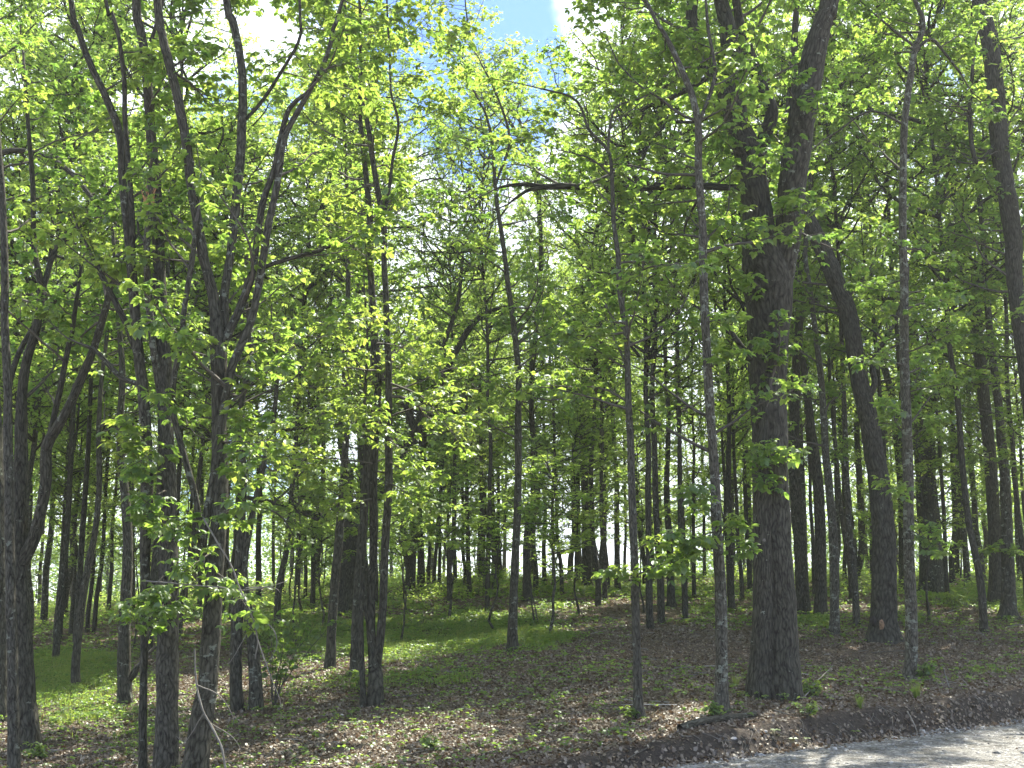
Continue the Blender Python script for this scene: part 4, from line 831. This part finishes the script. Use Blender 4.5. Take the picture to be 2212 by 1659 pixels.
tube_thing('dead_branch', 'bleached broken branch lying level across the forked trunks at left', 'dead branch',
   [(path3([(315, 1255, 0), (350, 1257, 0), (420, 1262, 0), (480, 1266, 0), (520, 1273, 0.1), (575, 1266, 0), (625, 1252, -.2)], 14.6), (.010, .004)),
    (path3([(440, 1120, .1), (470, 1170, 0), (500, 1215, 0), (522, 1270, 0), (545, 1320, 0), (560, 1375, 0), (555, 1420, 0)], 14.6), (.011, .006)),
    (path3([(545, 1320, 0), (590, 1360, 0), (596, 1400, 0), (570, 1440, 0)], 14.6), (.008, .003)), (path3([(530, 1270, 0), (590, 1268, 0), (604, 1280, 0)], 14.6), (.007, .003)),
    (path3([(556, 1380, 0), (580, 1450, 0), (600, 1500, 0), (608, 1530, 0)], 14.6), (.008, .003)), (path3([(550, 1340, 0), (520, 1390, 0), (490, 1440, 0)], 14.6), (.007, .003))], M_PALE)
# thorny leafy shrub by the dead branch
def shrub(label, x, y, top, w_, n, leaf, seed, Dv=None, cat='shrub', name='shrub', wid=1.):
    rg = np.random.default_rng(seed); b_ = gp(x, y) if Dv is None else at(x, y, Dv)[0]; t = b_[1]; h = (y - top) / F * t; tb = Tubes(); tips, dirs, lfs = [], [], []
    for q in range(n):
        az = rg.random() * 6.28; sp = w_ / F * t * rg.uniform(.2, 1) / 2
        v = np.array((math.cos(az) * sp, math.sin(az) * sp, h * rg.uniform(.6, 1)))
        branch(rg, tb, b_, v, float(np.linalg.norm(v)), .006 + .004 * h, tips, dirs, lfs, twigs=int(4 + 4 * h), wob=.22, grav=.1, bare=.3)
    rt = root(name, b_, label, cat); link('stem', tb.mesh('stem', M_TWIG, b_), rt)
    v, t_, c = spray(rg, np.array(tips), np.array(dirs), np.array(lfs), leaf, LEAF8 * [1, wid, 1], LF8, ncomp=2, nlf=5)
    link('foliage', mesh_np('foliage', v - b_[None], t_, M_LEAF, {'tint': ('FLOAT', 'FACE', c)}), rt); return rt
shrub('tangled shrub with rounded leaves right of the twin trunks in a V', 590, 1530, 1290, 130, 7, .09, 5, wid=1.7)
shrub('small leafy sapling at the foot of the slim twin stems', 775, 1500, 1435, 60, 5, .07, 6)
shrub('low leafy plant growing at the left foot of the slender trunk near the road', 1370, 1550, 1525, 60, 6, .06, 7)
shrub('leafy seedlings crowding the right side of the slim straight trunk foot', 1995, 1470, 1425, 70, 8, .07, 8)
shrub('low weeds at the foot of the scaly trunk by the log', 1545, 1550, 1520, 60, 7, .06, 9)
shrub('leafy seedlings at the right foot of the massive oak', 1755, 1505, 1470, 60, 8, .07, 10)
shrub('little green plant between the massive oak and the bank edge', 1745, 1545, 1520, 55, 5, .06, 12)
shrub('bushy green sapling in the grass at the far right under the twin trunks', 2060, 1320, 1270, 90, 10, .09, 13)
shrub('broad leafy seedling on the ridge left of the lone middle trunk', 1060, 1285, 1238, 100, 12, .12, 14)
shrub('yellow-green plant at the base of the left edge trunk', 85, 1640, 1605, 70, 6, .07, 15)
shrub('knee-high green sapling in the litter left of the road, lower middle', 930, 1620, 1590, 60, 6, .06, 16)
def seedling(label, x, y, s, seed, n=5):
    rg = np.random.default_rng(seed); b_ = gp(x, y); tb = Tubes(); hub = b_ + [0, -.03, .07]; tb.add(np.array([b_ - [0, 0, .02], b_ + [0, -.01, .04], hub]), [.003, .003, .002], 5)
    az = np.linspace(0, 6.28, n + 1)[:-1] + rg.random(); L_ = norm(np.stack([np.cos(az), np.sin(az), 0 * az + .12], -1)); up = np.tile((0, -.3, 1.), (n, 1)); W = norm(np.cross(up, L_)); U = np.cross(L_, W)
    v, t_, c = scatter(LEAF8, LF8, np.tile(hub, (n, 1)), L_ * s, W * s * 1.25, U * s, rg.uniform(.5, .9, n))
    rt = root('seedling', b_, label, 'seedling'); link('stem', tb.mesh('stem', M_TWIG, b_), rt)
    link('leaves', mesh_np('leaves', v - b_[None], t_, M_LEAF, {'tint': ('FLOAT', 'FACE', c)}), rt)
seedling('single bright seedling on the dark bank below the massive oak', 1675, 1592, .08, 1)
seedling('single bright seedling at the bank foot, right of the other bank seedling', 1848, 1592, .08, 2)
seedling('yellow seedling touching the gravel edge, leftmost at the bank foot', 1714, 1612, .07, 3, 4)
seedling('lime seedling lying over the gravel edge beside the yellow one', 1742, 1609, .06, 4, 4)
def tuft(label, x, y, h, n, seed):
    rg = np.random.default_rng(seed); b_ = gp(x, y); th = rg.random(n) * 6.28; hh = rg.uniform(.5, 1, n) * h
    a = np.stack([np.cos(th), np.sin(th), 0 * th], -1); bb = np.stack([-np.sin(th), np.cos(th), 0 * th], -1); C = np.zeros((n, 3)); C[:, 2] = hh
    v, t_, c = scatter(BL, BF, a * .04 * rg.random((n, 1)) - [0, 0, .02], a * (hh * rg.uniform(.3, 1, n))[:, None], bb * .009, C, rg.uniform(.4, 1, n))
    o = link('grass_tuft', mesh_np('grass_tuft', v, t_, M_GRASS, {'tint': ('FLOAT', 'FACE', c)})); o.location = Vector(b_); tag(o, label, 'grass tuft')
tuft('long-bladed grass tuft hanging over the bank edge below the slim straight trunk', 1980, 1510, .34, 90, 1)
tuft('pale grass tuft left of the massive oak', 1590, 1485, .26, 70, 2)
tuft('sparse grass tuft on the bank top right of the massive oak', 1858, 1530, .28, 50, 3)
tuft('bright grass tuft beside the wounded trunk, on its right', 1955, 1350, .3, 60, 4)
tuft('green grass tuft in the litter, left of the lone middle trunk', 945, 1455, .25, 90, 5)
def stone(label, x, y, s, seed, mt=None):
    rg = np.random.default_rng(seed); b_ = gp(x, y, .01); bm = __import__('bmesh').new(); __import__('bmesh').ops.create_icosphere(bm, subdivisions=2, radius=1)
    f = [norm(rg.normal(0, 1, 3)) for _ in range(9)]; c_ = rg.uniform(.55, .9, 9)
    for v in bm.verts:
        p = np.array(v.co)
        for n_, q in zip(f, c_):
            e = p @ n_ - q
            if e > 0: p = p - n_ * e
        v.co = p * s * np.array((1, .8, .6))
    me = bpy.data.meshes.new('stone'); bm.to_mesh(me); me.materials.append(mt or M_STONE); o = link('stone', me); o.location = Vector(b_); tag(o, label, 'stone')
stone('pale yellowish stone in the litter right of the left trunks', 739, 1547, .055, 1)
stone('white stone in the litter above the bank, left of the log', 1297, 1610, .04, 2)
stone('dark rock in the grass left of the lone middle trunk', 947, 1390, .11, 3, M_HOLLOW)
stone('small pale stone on the dark bank below the log', 1652, 1586, .04, 4)
stone('flat pale stone on the bank left of the small one', 1585, 1602, .045, 5)
stone('small round stone on the bank top at far right', 2125, 1497, .03, 6)
stone('little pale stone at the bottom picture edge, left of the bank', 1090, 1645, .03, 7)
# fine roots and rootlets bared by the cut bank
rg = np.random.default_rng(31); tb = Tubes()
for q in range(70):
    t = rg.uniform(.5, 11); s0 = rg.uniform(.28, .48); p = ea + eu * t + en * s0; a = np.array((p[0], p[1], float(terrain(p[0], p[1])) + .01)); out = -np.append(en, 0) * rg.uniform(.06, .2); sd_ = np.append(eu, 0) * rg.normal(0, .12)
    L_ = rg.uniform(.5, 1.3); tb.add(np.array([a, a + out * .5 + sd_ * .3 + [0, 0, -.03], a + out + sd_ * L_ + [0, 0, -.12 * L_], a + out * 1.1 + sd_ * 1.6 + [0, 0, -.22 * L_]]), [rg.uniform(.003, .008), .004, .003, .0015], 4)
o = link('exposed_roots', tb.mesh('exposed_roots', M_PALE)); tag(o, 'fine pale roots hanging out of the dark soil bank', 'exposed roots', kind='stuff')
# fallen sticks
for i, (a_, b2, lb) in enumerate([((1730, 1515), (1800, 1480), 'thin stick leaning against the right foot of the massive oak'), ((1120, 1620), (1240, 1600), 'long thin stick on the litter in the lower middle'),
      ((860, 1640), (960, 1618), 'short dark stick in the litter at the bottom'), ((1350, 1650), (1400, 1622), 'crooked stick at the bottom beside the bank'), ((1470, 1596), (1580, 1606), 'pale stick along the dark bank, below the log'),
      ((1880, 1412), (1960, 1410), 'straight stick on the bare dark path behind the slim straight trunk'), ((1960, 1545), (1985, 1600), 'bare white root hanging down the bank'), ((1395, 1460), (1430, 1448), 'small stick on the path right of the slender trunk')]):
    p, q = gp(*a_, .02), gp(*b2, .03 if i else .3); mid = (p + q) / 2 + [0, 0, .04 if i == 6 else .015]
    tube_thing('stick', lb, 'stick', [([p, mid, q], (.012, .005))], M_PALE if i in (4, 6, 0) else M_TWIG, 6)
p1, p2 = at(1150, 1285, 34)[0], gp(1163, 1352); tube_thing('stick', 'dark stick leaning at the foot of the twin-topped tree', 'stick', [([p2, (p1 + p2) / 2, p1], (.02, .015))], M_TWIG, 6)

# thin volume added to lift the darks into a pale veil
import bmesh
bm = bmesh.new(); bmesh.ops.create_cube(bm, size=1)
hz = bpy.data.meshes.new('added_haze'); bm.to_mesh(hz); bm.free(); m, nt = mat('veil_volume')
pv = N(nt, 'ShaderNodeVolumePrincipled'); pv.inputs['Density'].default_value = .0005; pv.inputs['Color'].default_value = (.93, .96, .95, 1); pv.inputs['Anisotropy'].default_value = .25
o_ = N(nt, 'ShaderNodeOutputMaterial'); nt.links.new(pv.outputs[0], o_.inputs['Volume']); hz.materials.append(m)
o = link('added_haze', hz); o.scale = (6000, 6600, 60); o.location = (0, 1300, 11); tag(o, kind='stuff'); SC.cycles.volume_bounces = 1
